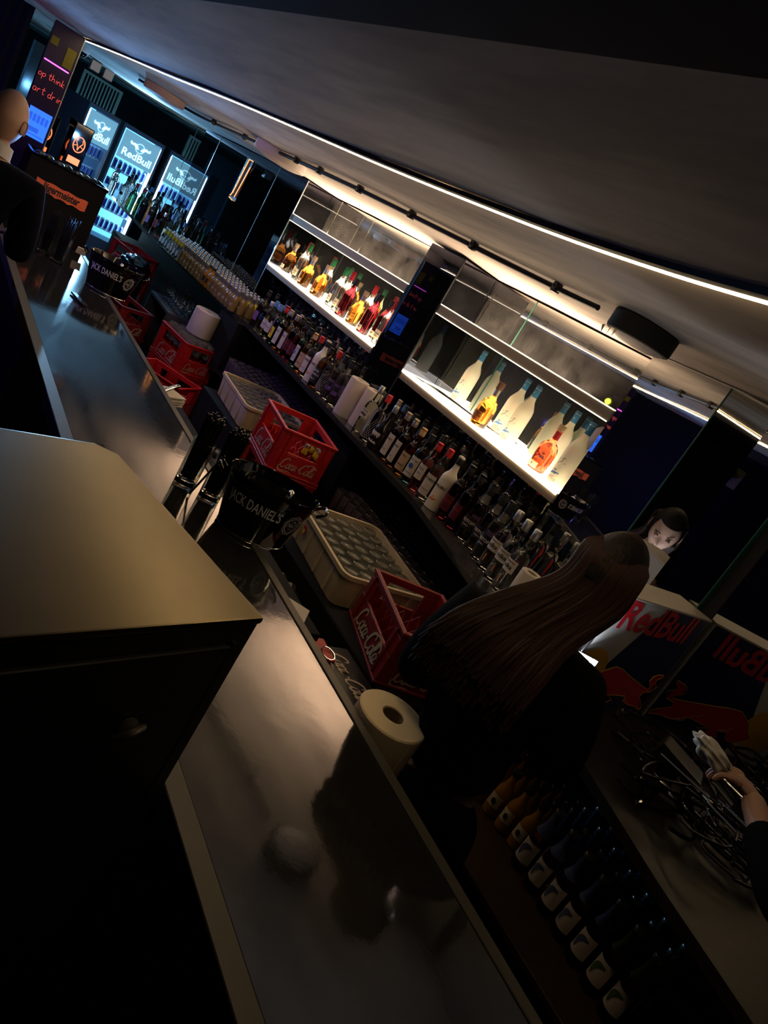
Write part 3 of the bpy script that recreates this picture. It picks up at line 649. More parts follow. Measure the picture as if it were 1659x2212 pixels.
# shelf with frosted bottles
GG.put((2.70,3.02,ZS),0.05,'frosted blue-capped vodka bottle standing alone left of the first amber whiskey')
GG.put((2.66,2.50,ZS),0.0,'frosted blue-capped vodka bottle between the two pairs of whiskey bottles')
GG.put((2.56,2.02,ZS),-0.05,'frosted blue-capped vodka bottle at the right end of the lit shelf')
GG.put((2.715,3.44,ZS),0.3,'frosted blue-capped vodka bottle modelled as a mirror image, beside the dark pillar')  # solid extra bottle in place of a mirror image
GG.put((2.735,2.66,ZS),0.3,'frosted blue-capped vodka bottle against the mirror just right of the first amber whiskey')
GG.put((2.735,2.27,ZS),0.3,'frosted blue-capped vodka bottle modelled as a mirror image, behind the red-orange whiskey')  # another reflection built as a real bottle
MON.put((2.545,2.62,ZS),0.0,'squat amber whiskey bottle with an orange label and dark wood stopper')
ROS.put((2.575,2.17,ZS),0.0,'squat red-orange bourbon bottle with rose print and a cream lower label')
OAK.put((2.72,3.60,ZS),0.2,'amber whiskey bottle half hidden at the left end of the frosted bottle shelf')
# shelf with red caps
n1=[(OAK,2.60,5.44,'amber bourbon bottle farthest left on the red-capped shelf'),(FIN,2.66,5.36,'clear vodka bottle with red cap, farthest left of the red caps'),
    (FIG,2.58,5.18,'clear vodka bottle with green cap, left of the dark-capped pair'),(OAK,2.56,5.0,'amber bourbon bottle just right of the left green-capped bottle'),
    (FIG,2.66,4.90,'clear vodka bottle with green cap standing in the middle against the mirror'),(OAK,2.56,4.76,'bright amber bourbon bottle in the middle of the red-capped shelf'),
    (FIG,2.60,4.58,'clear vodka bottle with green cap, farthest right of the green caps'),(FIN,2.58,4.44,'clear vodka bottle with red cap beside the dark rum in the middle'),
    (RUM,2.545,4.30,'dark red rum bottle left of the round amber bourbon'),(FIN,2.69,4.28,'clear vodka bottle with red cap behind the dark red rum'),
    (OAK,2.56,4.15,'round amber bourbon bottle right of the dark red rum'),(RUM,2.55,3.97,'dark red rum bottle near the right end of the red-capped shelf'),
    (RUM,2.66,3.98,'dark red rum bottle hidden behind another near the right end'),(FIN,2.57,3.80,'clear vodka bottle with red cap at the right end of its shelf'),
    (OAK,2.66,3.76,'amber bourbon bottle in the right corner behind a red-capped bottle')]
for p,x,y,lb in n1: p.put((x,y,ZS),random.uniform(-.2,.2),lb)

# back counter liquor bottles
ZB=-0.85
def cross(bm,r):
    for k in range(7):
        f=wrap(r,0.09,0.001); a0=-0.035+0.012*k
        for sgn in (1,-1):
            P=[(a0+sgn*0.03*q,-0.07+0.02*q*3.3) for q in [i/2 for i in range(5)]]
            for a,b in zip(P,P[1:]):
                v=[bm.verts.new(f(a[0]-0.0006,a[1])),bm.verts.new(f(a[0]+0.0006,a[1])),bm.verts.new(f(b[0]+0.0006,b[1])),bm.verts.new(f(b[0]-0.0006,b[1]))]; bm.faces.new(v)
K={}
K['bristoff']=bottle(prof(0.038,0.305,0.6),G_CLEAR,cap=(0.0165,0.245,0.305,L_BLACK),label=(0.06,0.125,2.2,L_BLACK),texts=(('BRISTOFF',0.020,0.098,WHITETXT),('VODKA',0.009,0.078,WHITETXT)),neck=(0.0146,0.20,0.245,L_SILV))
K['wybo']=bottle(prof(0.040,0.30,0.58,0.0145),G_CLEAR,cap=(0.0168,0.255,0.302,L_SILV),label=(0.095,0.150,1.9,L_WHITE),texts=(('odka',0.026,0.118,BLACKTXT),('WYBOROWA',0.009,0.139,BLACKTXT)),extra=((lambda bm,r: [add_text(bm,'I',0.05,None,fn=wrap(r,0.055,0.002),sx=s) for s in (1,)],L_ORG,'orange_print'),))
K['malibu']=bottle(prof(0.040,0.30,0.60),mat('white_bottle',(0.75,0.70,0.62),0.3),cap=(0.0165,0.255,0.300,L_BLACK),texts=(('MALIBU',0.020,0.125,BLACKTXT),),extra=((mtn,L_ORG,'sunset_print'),))
K['bombay']=bottle(prof(0.038,0.285,0.62),G_BLUE,cap=(0.0165,0.245,0.286,L_BLACK),label=(0.04,0.15,1.6,L_WHITE),texts=(('DRY GIN',0.012,0.13,L_BLUE),('IMPORTED',0.009,0.06,L_BLUE)),extra=((lambda bm,r: lathe(bm,[(0.0,0),(0.014,0),(0.014,0.001)],12,Matrix.Translation((-r-0.003,0,0.098))@Matrix.Rotation(-PI/2,4,'Y')),L_BLUE,'emblem'),))
K['pink']=bottle(prof(0.038,0.28,0.6),G_PINK,cap=(0.0165,0.24,0.282,L_RED),label=(0.07,0.15,1.4,L_WHITE),texts=(('PINK',0.016,0.125,L_PURP),('GIN',0.014,0.1,L_PURP)))
K['baccy']=bottle(prof(0.040,0.29,0.6),G_CLEAR,cap=(0.0165,0.25,0.292,L_WAX),label=(0.03,0.14,1.8,L_WHITE),texts=(('BACARDI',0.018,0.115,BLACKTXT),('CARTA BLANCA',0.008,0.06,L_RED)))
K['jack']=bottle(prof(0.042,0.275,0.64),G_BROWN,cap=(0.0165,0.235,0.278,L_BLACK),label=(0.03,0.135,1.7,L_BLACK),texts=(("JACK",0.020,0.110,WHITETXT),("DANIEL'S",0.016,0.085,WHITETXT),('No.7',0.016,0.055,WHITETXT)))
K['cream']=bottle([(0.038,0),(0.048,0.01),(0.052,0.06),(0.050,0.11),(0.036,0.15),(0.018,0.19),(0.0145,0.26),(0.012,0.262)],G_DARK,cap=(0.0165,0.235,0.275,L_SILV),label=(0.04,0.105,1.5,L_WHITE,0.050),texts=(('Sheridan',0.016,0.075,BLACKTXT),))
K['whitelabel']=bottle(prof(0.038,0.29,0.6),G_BROWN,cap=(0.0165,0.25,0.292,L_SILV),label=(0.03,0.15,1.7,L_WHITE),texts=(('WHISKY',0.014,0.12,BLACKTXT),('EST 1846',0.008,0.06,BLACKTXT)))
K['tan']=bottle(prof(0.038,0.28,0.6),G_AMBER,cap=(0.0165,0.24,0.282,L_TAN),label=(0.03,0.13,1.7,L_TAN),texts=(('IRISH',0.012,0.11,BLACKTXT),('RESERVE',0.011,0.06,BLACKTXT)))
K['burg']=bottle(prof(0.042,0.30,0.62),G_BURG,cap=(0.0165,0.255,0.302,L_BLACK),label=(0.05,0.13,1.6,mat('label_dark_red',(0.10,0.008,0.012),0.5)),texts=(('LIQUEUR',0.012,0.10,L_RED),))
K['mesh']=bottle(prof(0.040,0.29,0.6),G_CLEAR,cap=(0.0165,0.25,0.295,L_WAX),extra=((cross,SILVERTXT,'diamond_net'),))
K['green']=bottle(prof(0.038,0.29,0.6),G_GREEN,cap=(0.0165,0.245,0.292,L_WAX),label=(0.04,0.12,1.5,L_YEL),texts=(('B',0.05,0.08,L_RED),))
K['blacktop']=bottle(prof(0.037,0.30,0.6),G_CLEAR,cap=(0.0165,0.25,0.302,L_BLACK),neck=(0.0146,0.21,0.25,L_SILV),label=(0.09,0.12,1.8,L_BLACK))
K['dark']=bottle(prof(0.038,0.29,0.6),G_DARK,cap=(0.0165,0.25,0.292,L_BLACK),label=(0.05,0.12,1.5,L_PURP))
K['absolut']=bottle([(0.036,0),(0.042,0.006),(0.043,0.13),(0.040,0.155),(0.024,0.168),(0.0155,0.178),(0.015,0.235),(0.012,0.237)],G_CLEAR,cap=(0.0168,0.205,0.24,L_SILV),texts=(('ABSOLUT',0.017,0.11,L_BLUE),('VODKA',0.012,0.09,L_BLUE)))
K['blue']=bottle(prof(0.038,0.27,0.62),G_CLEAR,cap=(0.0165,0.225,0.27,L_MTN),label=(0.05,0.12,1.5,L_WHITE),texts=(('VODKA',0.012,0.085,L_BLUE),))
P={k:Proto(v) for k,v in K.items()}
desc={'bristoff':'vodka bottle with black lettered label','wybo':'vodka bottle with white label','malibu':'white rum bottle with black lettering','bombay':'blue gin bottle with tall white label','pink':'pink gin bottle with a white label','baccy':'rum bottle with white label and red cap','jack':'brown whiskey bottle with black label','cream':'round black liqueur bottle','whitelabel':'whisky bottle with tall white label','tan':'amber whiskey bottle with a tan label','burg':'dark burgundy liqueur bottle','mesh':'bottle with diamond net pattern','green':'green bottle with a yellow label','blacktop':'clear bottle with a black cap','dark':'dark bottle with a purple label','absolut':'vodka bottle with blue lettering','blue':'vodka bottle with pale blue cap'}
CNT={}
def place(k,x,y,where,z=ZB,rz=None):
    CNT.setdefault((k,where),[]).append(P[k].put((x,y,z),random.uniform(-.25,.25)+0.12 if rz is None else rz,'x'))
# front row, from far to near: (kind, y)
front=[('dark',5.08),('absolut',4.985),('blue',4.90),('blue',4.81),('green',4.72),('whitelabel',4.63),('whitelabel',4.54),('burg',4.45),('burg',4.36),('bombay',4.27),('tan',4.19),('baccy',4.11),('malibu',4.02),('jack',3.93),('mesh',3.84),('blacktop',3.75),('blacktop',3.67)]
front2=[('mesh',3.17),('cream',3.065),('whitelabel',2.955),('whitelabel',2.87),('tan',2.785),('bombay',2.70),('pink',2.615),('baccy',2.53),('malibu',2.44),('burg',2.35),('burg',2.26),('bristoff',2.17),('bristoff',2.085),('bristoff',2.0),('wybo',1.915),('wybo',1.83),('wybo',1.745)]
for k,y in front: place(k,2.40+random.uniform(0,.015),y,'in front row left of paper towel')
for k,y in front2: place(k,2.40+random.uniform(0,.015) if y>2.0 else 2.38-(2.0-y)*0.30,y,'in front row right of paper towel')
place('wybo',2.42,3.29,'beside the paper towel'); place('blue',2.60,3.25,'behind the paper towel')
rows=['blacktop','dark','burg','jack','blacktop','dark','whitelabel','blacktop']
for ri,x in enumerate((2.495,2.59,2.685)):
    y=5.12
    while y>1.5:
        if not (3.20<y<3.60 and x<2.6) and x < 2.44-0.27*max(0,1.98-y) + (1 if y>2.0 else 0) and y>1.5:
            k=random.choice(rows) if not y<1.95 else random.choice(['bristoff','blacktop','wybo'])
            if y>4.7: k=random.choice(['blue','absolut','blacktop','dark'])
            place(k,x,y,['in second row','in third row','in rearmost row'][ri]+(' left of pillar' if y>3.5 else ' right of pillar'))
        y-=random.uniform(0.085,0.10)
# far end of the back counter, before the fridges
far=[('absolut',2.0,8.9),('blacktop',2.06,8.6),('green',2.10,8.35),('green',2.15,8.2),('dark',2.14,8.0),('whitelabel',2.2,7.85),('dark',2.16,7.7),('burg',2.22,7.6),('absolut',2.2,7.42),('blue',2.22,7.25),('blue',2.3,7.1),
     ('jack',2.3,8.5),('dark',2.35,8.3),('blacktop',2.3,8.15),('jack',2.36,8.0),('dark',2.34,7.8),('blacktop',2.4,7.6),('blacktop',2.42,8.7),('blacktop',2.2,9.1),('blue',2.1,9.3),('blacktop',2.3,9.35),('blue',2.42,9.0),('blue',2.5,9.3),('blacktop',2.55,9.0),('blacktop',2.6,8.7),('blue',2.55,8.5),('blacktop',2.15,9.6),('blacktop',2.35,9.7),('blacktop',2.55,9.7)]
for k,x,y in far: place(k,x,y,'before the lit fridges')
ORD=['first','second','third','fourth','fifth','sixth','seventh','eighth','ninth','tenth']
for (k,where),L in CNT.items():
    L.sort(key=lambda o:-o.location.y)
    if len(L)==1: L[0]['label']=desc[k]+' '+where
    elif len(L)<=3:
        nm=['farthest','middle','nearest'] if len(L)==3 else ['farther','nearer']
        for o,n in zip(L,nm): o['label']=n+' '+desc[k]+' '+where
    else:
        for o in L: o['label']=desc[k]+' '+where; o['group']=desc[k]+'s '+where

# small juice and mixer bottles on the far back counter
smp=[(0.024,0),(0.029,0.004),(0.030,0.02),(0.030,0.085),(0.026,0.105),(0.015,0.125),(0.0125,0.145),(0.0125,0.165),(0.011,0.167)]
SJ=Proto(bottle(smp,JUICEP,cap=(0.0145,0.152,0.170,L_SILV),neck=(0.0162,0.118,0.150,mat('dull_foil',(0.22,0.22,0.26),0.3,0.6)),label=(0.040,0.060,1.2,L_GREY),seg=12))
SO=Proto(bottle(smp,JUICE,cap=(0.0145,0.152,0.170,L_BLACK),label=(0.035,0.075,1.6,L_BLACK),seg=12))
SC=Proto(bottle(smp,G_CLEAR,cap=(0.0145,0.150,0.170,L_SILV),neck=(0.0145,0.115,0.150,L_YEL),label=(0.03,0.08,1.6,L_WHITE),seg=12))
for r in range(5):
    for j in range(24):
        y=6.95-j*0.073; x=2.125+(6.95-y)*0.085+r*0.070
        if j<7: p,lb,gr=SC,'small clear mixer bottle with a foil neck on the far back counter','small clear mixer bottles'
        elif j in (15,16) and r==0: p,lb,gr=SO,'small orange juice bottle with a dark label in the mixer rows','small orange juice bottles in the mixer rows'
        else: p,lb,gr=SJ,'small pale juice bottle in the rows on the far back counter','small pale juice bottles'
        p.put((x,y,ZB),random.uniform(-.3,.3),lb,gr)
# open bottle shelf at the lower right
jp=[(0.024,0),(0.030,0.006),(0.0315,0.035),(0.029,0.06),(0.031,0.085),(0.027,0.105),(0.017,0.125),(0.0125,0.145),(0.0125,0.178),(0.012,0.18)]
def face_lbl(bm,r):
    f=wrap(r,0.062,0.003)
    c=bm.verts.new(f(0,0)); v=[bm.verts.new(f(0.008*math.cos(a),0.011*math.sin(a))) for a in [2*PI*k/10 for k in range(10)]]
    for i in range(10): bm.faces.new((c,v[i],v[(i+1)%10]))
JB=Proto(bottle(jp,JUICE,cap=(0.0165,0.165,0.185,L_BLACK),label=(0.040,0.085,1.5,L_CREAM),seg=16,extra=((face_lbl,L_BLACK,'label_print'),)))
bp=[(0.026,0),(0.0305,0.004),(0.031,0.02),(0.031,0.115),(0.026,0.145),(0.016,0.175),(0.0135,0.20),(0.0135,0.225),(0.0150,0.226),(0.0150,0.235),(0.012,0.237)]
def swirl(bm,r):
    f=wrap(r,0.072,0.0026)
    P=smooth_pts([(-0.014,-0.022,0),(-0.016,0.0,0),(-0.006,0.018,0),(0.012,0.022,0)],5); n=len(P); Lv=[];Rv=[]
    for i in range(n):
        tt=(P[min(i+1,n-1)]-P[max(i-1,0)]).normalized(); s=Vector((-tt.y,tt.x,0))*(0.002+0.006*math.sin(PI*i/(n-1)))
        Lv.append(bm.verts.new(f(P[i].x+s.x,P[i].y+s.y))); Rv.append(bm.verts.new(f(P[i].x-s.x,P[i].y-s.y)))
    for i in range(n-1): bm.faces.new((Lv[i],Rv[i],Rv[i+1],Lv[i+1]))
def beer(foil,swm): return bottle(bp,G_BROWN,cap=(0.0158,0.224,0.238,L_SILV),label=(0.035,0.110,2.0,L_WHITE),seg=16,neck=(0.0165,0.165,0.215,foil),extra=((swirl,swm,'label_print'),))
bb=beer(L_DBLUE,L_DBLUE); bg=beer(L_DGREEN,L_DGREEN)
for t_ in (bb,bg):
    for k in kids(t_):
        if k.name.startswith('neck_band'):
            bm=bmesh.new(); lathe(bm,[(0.0275,0.145),(0.0175,0.173),(0.0150,0.200),(0.0148,0.220)],16,cap=False); bm.to_mesh(k.data); bm.free()
            k.data.polygons.foreach_set('use_smooth',[True]*len(k.data.polygons))
BB=Proto(bb); BG=Proto(bg)
for r in range(4):
    for j in range(7):
        JB.put((1.985+r*0.066+(j*0.004),1.30-j*0.066,-1.30),random.uniform(-.2,.2),'round orange juice bottle on the open shelf at the lower right','orange juice bottles on the open shelf')
    for j in range(7):
        y=0.835-j*0.073
        if y>0.5: BB.put((1.965-(0.835-y)*0.12+r*0.072+(r%2)*0.0,y,-1.30),random.uniform(-.2,.2),'beer bottle with blue foil neck on the open shelf at the lower right','blue-foil beer bottles on the open shelf')
        else: BG.put((1.965-(0.835-y)*0.12+r*0.072,y,-1.30),random.uniform(-.2,.2),'beer bottle with green foil neck on the open shelf at the lower right','green-foil beer bottles on the open shelf')

# paper rolls
def roll(r,h,rc,label,loc,m,tilt=0):
    t=thing('paper_roll',label,'paper roll',loc)
    bm=bmesh.new(); lathe(bm,[(rc,0),(r-0.002,0),(r,0.003),(r,h-0.004),(r-0.004,h),(rc+0.002,h),(rc,h-0.002),(rc,0)],48,cap=False); obj('paper',bm,m,t,True)
    bm=bmesh.new(); lathe(bm,[(rc-0.002,0.001),(rc-0.0005,0.001),(rc-0.0005,h-0.003),(rc-0.002,h-0.003),(rc-0.002,0.001)],32,cap=False); obj('core',bm,CARD,t,True)
    bm=bmesh.new(); box(bm,-0.0006,-r-0.0012,0.004,0.0006,-r+0.001,h-0.004); obj('loose_edge',bm,m,t)
    return t
roll(0.100,0.22,0.032,'large yellowish paper roll standing behind the rail of the bar in the foreground',(1.349,1.072,-1.17),PAPER)
bm=bmesh.new(); box(bm,1.25,0.9,-1.20,1.52,1.24,-1.17); bevel(bm,0.003,1); tag(obj('ledge',bm,CARC),'black ledge behind the bar rail under the foreground paper roll','shelf')
roll(0.105,0.20,0.022,'large white paper roll standing on the crate of glasses in the aisle',(2.22,5.50,-1.165),PAPERW)
roll(0.060,0.24,0.020,'white paper towel roll standing among the bottles on the back counter',(2.43,3.53,-0.85),PAPERW)
roll(0.060,0.24,0.020,'second white paper towel roll behind the first on the back counter',(2.475,3.405,-0.85),PAPERW)
roll(0.045,0.165,0.022,'small white paper roll beside the woman among the clear vodka bottles',(2.27,1.63,-0.85),PAPERW)
bm=bmesh.new(); lathe(bm,[(0.030,0),(0.030,0.01),(0.036,0.12),(0.034,0.12),(0.028,0.01)],12); g=obj('tumbler',bm,TUMBLER,None,True); first=True
Mx=Matrix.Translation((*C3,-1.44))@Matrix.Rotation(r3,4,'Z')
for i in range(5):
    for j in range(3):
        o=g if first else g.copy()
        if not first: C.objects.link(o)
        first=False; o.location=Mx@Vector((-0.155+i*0.078,-0.095+j*0.09,0.15)); tag(o,'tumbler standing in the red crate under the white paper roll','glass','tumblers in the red crate')
# empties in the bright red crate
Mx=Matrix.Translation((2.07,3.29,-1.16))@Matrix.Rotation(rot_of((1.96,3.50),(1.90,3.11)),4,'Z')
for i,(a,b) in enumerate([(0.13,0.10),(0.06,0.10),(0.13,0.03),(0.17,0.10),(-0.02,0.1)]):
    SC.put(Mx@Vector((a,b,0.01)),i,'small clear empty bottle in the bright red crate','empties in the bright red crate')

# ------------------------------------------------------------------ things on the bar
def ice_bucket(loc, rz, label):
    t=thing('ice_bucket',label,'ice bucket',loc,rz)
    a,b=0.162,0.115
    bm=bmesh.new(); lathe(bm,[(0.70,0.0),(0.74,0.004),(0.80,0.05),(0.90,0.13),(1.0,0.20),(0.99,0.203),(0.975,0.20),(0.86,0.11),(0.74,0.02),(0.05,0.018)],56,Matrix.Diagonal((a,b,1,1)),cap=False)
    lathe(bm,[(0.02,0.0),(0.70,0.0)],56,Matrix.Diagonal((a,b,1,1)),cap=True); obj('bowl',bm,GLOSSB,t,True)
    bm=bmesh.new(); lathe(bm,[(0.745,0.0),(0.755,0.002),(0.757,0.007),(0.745,0.009)],56,Matrix.Diagonal((a,b,1,1)),cap=False); obj('base_ring',bm,CHROME,t,True)
    for s in (-1,1):
        bm=bmesh.new(); tube(bm,smooth_pts([(s*0.165,-0.035,0.165),(s*0.190,-0.03,0.185),(s*0.196,0,0.19),(s*0.190,0.03,0.185),(s*0.165,0.035,0.165)],4),0.006,8); obj('handle',bm,GLOSSB,t,True)
    def fn(u,v):
        ang=-PI/2+u/0.150*1.0; zz=0.115+v; k=0.80+(zz-0.05)*1.30
        return Vector(((a*k+0.002)*math.cos(ang),(b*k+0.002)*math.sin(ang),zz))
    bm=bmesh.new(); add_text(bm,"JACK DANIEL'S",0.052,None,fn=lambda u,v: fn(u-0.045,v+0.012),bold=0.015,sx=0.60); obj('lettering',bm,SILVERTXT,t)
    bm=bmesh.new(); cx=0.115
    add_text(bm,'No.7',0.024,None,fn=lambda u,v: fn(u+cx,v),bold=0.005,sx=0.8); add_text(bm,'Old',0.012,None,fn=lambda u,v: fn(u+cx,v+0.016),sx=0.8); add_text(bm,'Brand',0.009,None,fn=lambda u,v: fn(u+cx,v-0.015),sx=0.8)
    for (rx,rv,wd) in ((0.030,0.028,0.0014),(0.034,0.032,0.0012),(0.040,0.037,0.0022)):
        n=36; A=[];B=[]
        for k in range(n):
            q=2*PI*k/n; wv=1+(0.06*math.sin(q*9) if rx==0.040 else 0)
            A.append(bm.verts.new(fn(cx+rx*0.85*wv*math.cos(q),rv*wv*math.sin(q)))); B.append(bm.verts.new(fn(cx+(rx*0.85*wv+wd)*math.cos(q),(rv*wv+wd)*math.sin(q))))
        for k in range(n): bm.faces.new((A[k],A[(k+1)%n],B[(k+1)%n],B[k]))
    obj('emblem',bm,SILVERTXT,t)
    return t
ice_bucket((1.24,1.935,-0.966),-0.42,'large oval black ice bucket with whiskey lettering, nearest on the bar rail')
ice_bucket((1.23,4.62,-0.966),-0.25,'oval black ice bucket further along the bar next to the black caddy')
def tongs(loc,rz,label,s=1.0):
    t=thing('ice_scoop',label,'scoop',loc,rz)
    bm=bmesh.new(); P=smooth_pts([(0,0,0),(0.0,0.01,0.07),(0.004,0.02,0.12),(0.0,0.03,0.15),(-0.004,0.045,0.158),(-0.004,0.056,0.15),(-0.002,0.055,0.12)],4)
    tube(bm,P,[0.011*s]*len(P),10); obj('handle',bm,CHROME,t,True)
    bm=bmesh.new(); lathe(bm,[(0.004,-0.012),(0.03,-0.008),(0.036,0.01),(0.034,0.01),(0.02,-0.004)],16); obj('bowl',bm,CHROME,t,True)
tongs((1.31,1.93,-0.925),2.4,'chrome scoop leaning in the nearest black ice bucket')
tongs((1.27,4.60,-0.925),2.4,'chrome scoop leaning in the farther black ice bucket')

def straw_glass(loc,label,n=40,h=0.17):
    t=thing('straw_glass',label,'glass of straws',loc,random.uniform(0,6))
    r=0.041
    bm=bmesh.new(); lathe(bm,[(r*0.86,0),(r*0.93,0.002),(r,h),(r-0.002,h+0.001),(r*0.93-0.003,0.022),(0.004,0.018)],28,cap=False); lathe(bm,[(0.002,0),(r*0.86,0)],28); obj('glass',bm,G_CLEAR,t,True)
    g='black straws in the glass'
    for k in range(n):
        a=k*2.399; q=math.sqrt(k/n)*(r-0.008); x,y=q*math.cos(a),q*math.sin(a)
        bm=bmesh.new(); tube(bm,[(x*0.8,y*0.8,0.026),(x*1.12,y*1.12,0.262+0.012*math.sin(k*1.7))],0.0036,6); obj('straw',bm,BLACK,t,True)
    return t
straw_glass((1.075,2.20,-0.97),'glass of black straws near the ice bucket, left of the pair')
straw_glass((1.150,2.135,-0.97),'glass of black straws near the ice bucket, right of the pair')
bm=bmesh.new(); tube(bm,[(1.06,2.10,-0.962),(1.115,2.105,-0.79)],0.004,8); 
tag(obj('drink_stirrer',bm,CHROME,None,True),'thin metal stirrer leaning against the glasses of black straws','stirrer')
for x,y,lb in ((0.90,4.95,'left'),(1.0,4.98,'middle'),(0.97,4.86,'right')):
    straw_glass((x,y,-0.97),'glass of black straws before the orange-labelled caddy, %s one of three'%lb,14)

# black caddy with orange lettering
t=thing('bar_caddy','black bar caddy with an orange label standing far along the bar','caddy',(0.985,5.68,-0.97))
bm=bmesh.new(); box(bm,-0.245,-0.16,0,0.245,0.16,0.45); bevel(bm,0.006,2); obj('box',bm,mat('caddy_black',(0.003,0.003,0.004),0.7,spec=0.2),t)
bm=bmesh.new(); box(bm,-0.25,-0.165,0.45,0.25,-0.15,0.465); box(bm,-0.25,0.15,0.45,0.25,0.165,0.465); box(bm,-0.25,-0.15,0.45,-0.235,0.15,0.465); box(bm,0.235,-0.15,0.45,0.25,0.15,0.465); obj('rim',bm,GLOSSB,t)
bm=bmesh.new()
for k in range(7): ball(bm,(-0.18+0.06*k,random.uniform(-.08,.08),0.455),0.035,0.05,0.02,10)
obj('crumpled_liner',bm,BLACK,t,True)
Ml=face_M((-0.005,-0.162,0.298),(1,0,-0.0),(0,0,1))
bm=bmesh.new(); pts=[(-0.165,-0.032)]+[(-0.165+0.33*k/12,-0.036+0.006*math.sin(k*2.2)) for k in range(1,12)]+[(0.165,-0.034),(0.165,0.036)]+[(0.165-0.33*k/12,0.034+0.004*math.sin(k*1.7)) for k in range(1,12)]+[(-0.165,0.036)]
poly(bm,pts,0.002,Ml); bmesh.ops.recalc_face_normals(bm,faces=bm.faces[:]); l=obj('label',bm,ORANGE,t); l['label']='orange label with blackletter writing'
bm=bmesh.new(); add_text(bm,'Jägermeister',0.070,Ml@Matrix.Translation((0,0,0.0028)),bold=0.03,sx=0.70,spacing=0.95); obj('lettering',bm,BLACKTXT,l)

# small bright note stuck by the caddy, napkin holder
bm=bmesh.new(); box(bm,-0.03,-0.004,0,0.03,0.004,0.05,Matrix.Rotation(0.5,4,'X')); o=obj('paper_note',bm,PAPERW); o.location=(1.17,5.30,-0.94); tag(o,'small pale paper note clipped beside the orange-labelled caddy','note')
t=thing('bottle_opener','black bottle opener lying on the bar before the orange-labelled caddy','bottle opener',(1.00,4.15,-0.962),0.2)
bm=bmesh.new(); box(bm,-0.016,-0.09,-0.004,0.016,0.09,0.006); bevel(bm,0.004,2); obj('blade',bm,BLACK,t)

# napkins with steel clip behind the rail
def napkins(loc,rz,label,n=5):
    t=thing('napkin_stack',label,'napkins',loc,rz)
    for k in range(n):
        bm=bmesh.new(); M=Matrix.Translation((0,0,k*0.010))@Matrix.Rotation(0.12*math.sin(k*3.1),4,'Z')@Matrix.Rotation(0.05*math.cos(k*2),4,'X')
        box(bm,-0.085,-0.065,0,0.085,0.065,0.006,M); obj('napkin',bm,NAPKIN,t)
    return t
n_=napkins((1.36,3.42,-1.10),0.5,'stack of white napkins behind the bar rail at the foot of the red crates')
bm=bmesh.new(); tube(bm,smooth_pts([(-0.06,-0.03,0.05),(0.03,0.0,0.066),(0.11,0.03,0.07),(0.118,0.045,0.066),(0.10,0.05,0.06),(0.0,0.01,0.055)],4),0.006,8); obj('steel_clip',bm,CHROME,n_,True)
napkins((1.37,1.70,-1.13),0.9,'crumpled white napkins behind the bar rail below the near ice bucket',4)
napkins((1.41,1.19,-1.168),0.2,'white napkins partly covered by the foreground paper roll',2)
bm=bmesh.new(); box(bm,1.25,1.64,-1.16,1.5,3.6,-1.13); bevel(bm,0.003,1); tag(obj('ledge',bm,CARC),'long black ledge behind the bar rail carrying napkins','shelf')
# black lettered box beside the paper roll
t=thing('bottle_box','black box with white script lettering behind the bar rail next to the foreground paper roll','box',(1.57,1.50,-1.41),-PI/2)
bm=bmesh.new(); box(bm,-0.15,-0.083,0,0.15,0.083,0.235); bevel(bm,0.008,2); obj('box_body',bm,mat('box_black',(0.012,0.011,0.011),0.4),t)
bm=bmesh.new(); script_logo(bm,0.068,Matrix.Translation((0,0.0,0.2365))); obj('lettering',bm,mat('cream_print',(0.62,0.50,0.36)),t)
bm=bmesh.new(); box(bm,-0.06,-0.03,0,0.06,0.03,0.01); bevel(bm,0.003,1); o=obj('red_pouch',bm,RED,None,False,(1.515,1.615,-1.174),(0,0,1.5)); tag(o,'small bright red pouch beside the black lettered box','pouch')
bm=bmesh.new()
for k in range(16):
    a=2*PI*k/16
tube(bm,[(0.028*math.cos(2*PI*k/20),0.028*math.sin(2*PI*k/20),0) for k in range(21)],0.0025,6); o=obj('key_ring',bm,CHROME,None,True,(1.52,1.585,-1.160),(0.2,0.1,0)); tag(o,'thin metal key ring lying on the small red pouch','key ring')
# black bin bags
def bag(loc,r,label,seed):
    rnd=random.Random(seed); bm=bmesh.new(); bmesh.ops.create_icosphere(bm,subdivisions=4,radius=1)
    ph=[rnd.uniform(0,6) for _ in range(6)]
    for v in bm.verts:
        c=v.co; k=1+0.10*math.sin(7*c.x+ph[0])*math.sin(6*c.y+ph[1])+0.06*math.sin(15*c.z+9*c.x+ph[2])+0.04*math.sin(23*c.y+ph[3])
        v.co=Vector((c.x*r[0]*k,c.y*r[1]*k,c.z*r[2]*k))
    tag(obj('bin_bag',bm,mat('black_film',(0.010,0.010,0.011),0.22,spec=0.8),None,True,loc),label,'bag')
bag((1.55,2.05,-1.33),(0.11,0.17,0.14),'crumpled black plastic bag beside the near cream tray',1)
bag((1.62,3.0,-1.33),(0.16,0.20,0.20),'black plastic bag beside the bright red crate, behind the straw glasses',3)
bag((2.0,6.95,-1.15),(0.14,0.2,0.12),'black plastic bag between the far crates and the back counter',4)
for i,(x,y,z,h,lb) in enumerate(((1.55,2.05,ZF,0.58,'near cream tray'),(1.62,3.0,ZF,0.52,'bright red crate'),(2.0,6.95,ZF,0.78,'far crates'))):
    bm=bmesh.new(); lathe(bm,[(0.09,0),(0.095,0.01),(0.12,h),(0.11,h)],20); tag(obj('waste_bin',bm,BLACK,None,True,(x,y,z)),'black round waste bin under the plastic bag by the '+lb,'bin')
for zz,hh,x,y in ((ZF,0.155,2.27,4.16),):
    pass

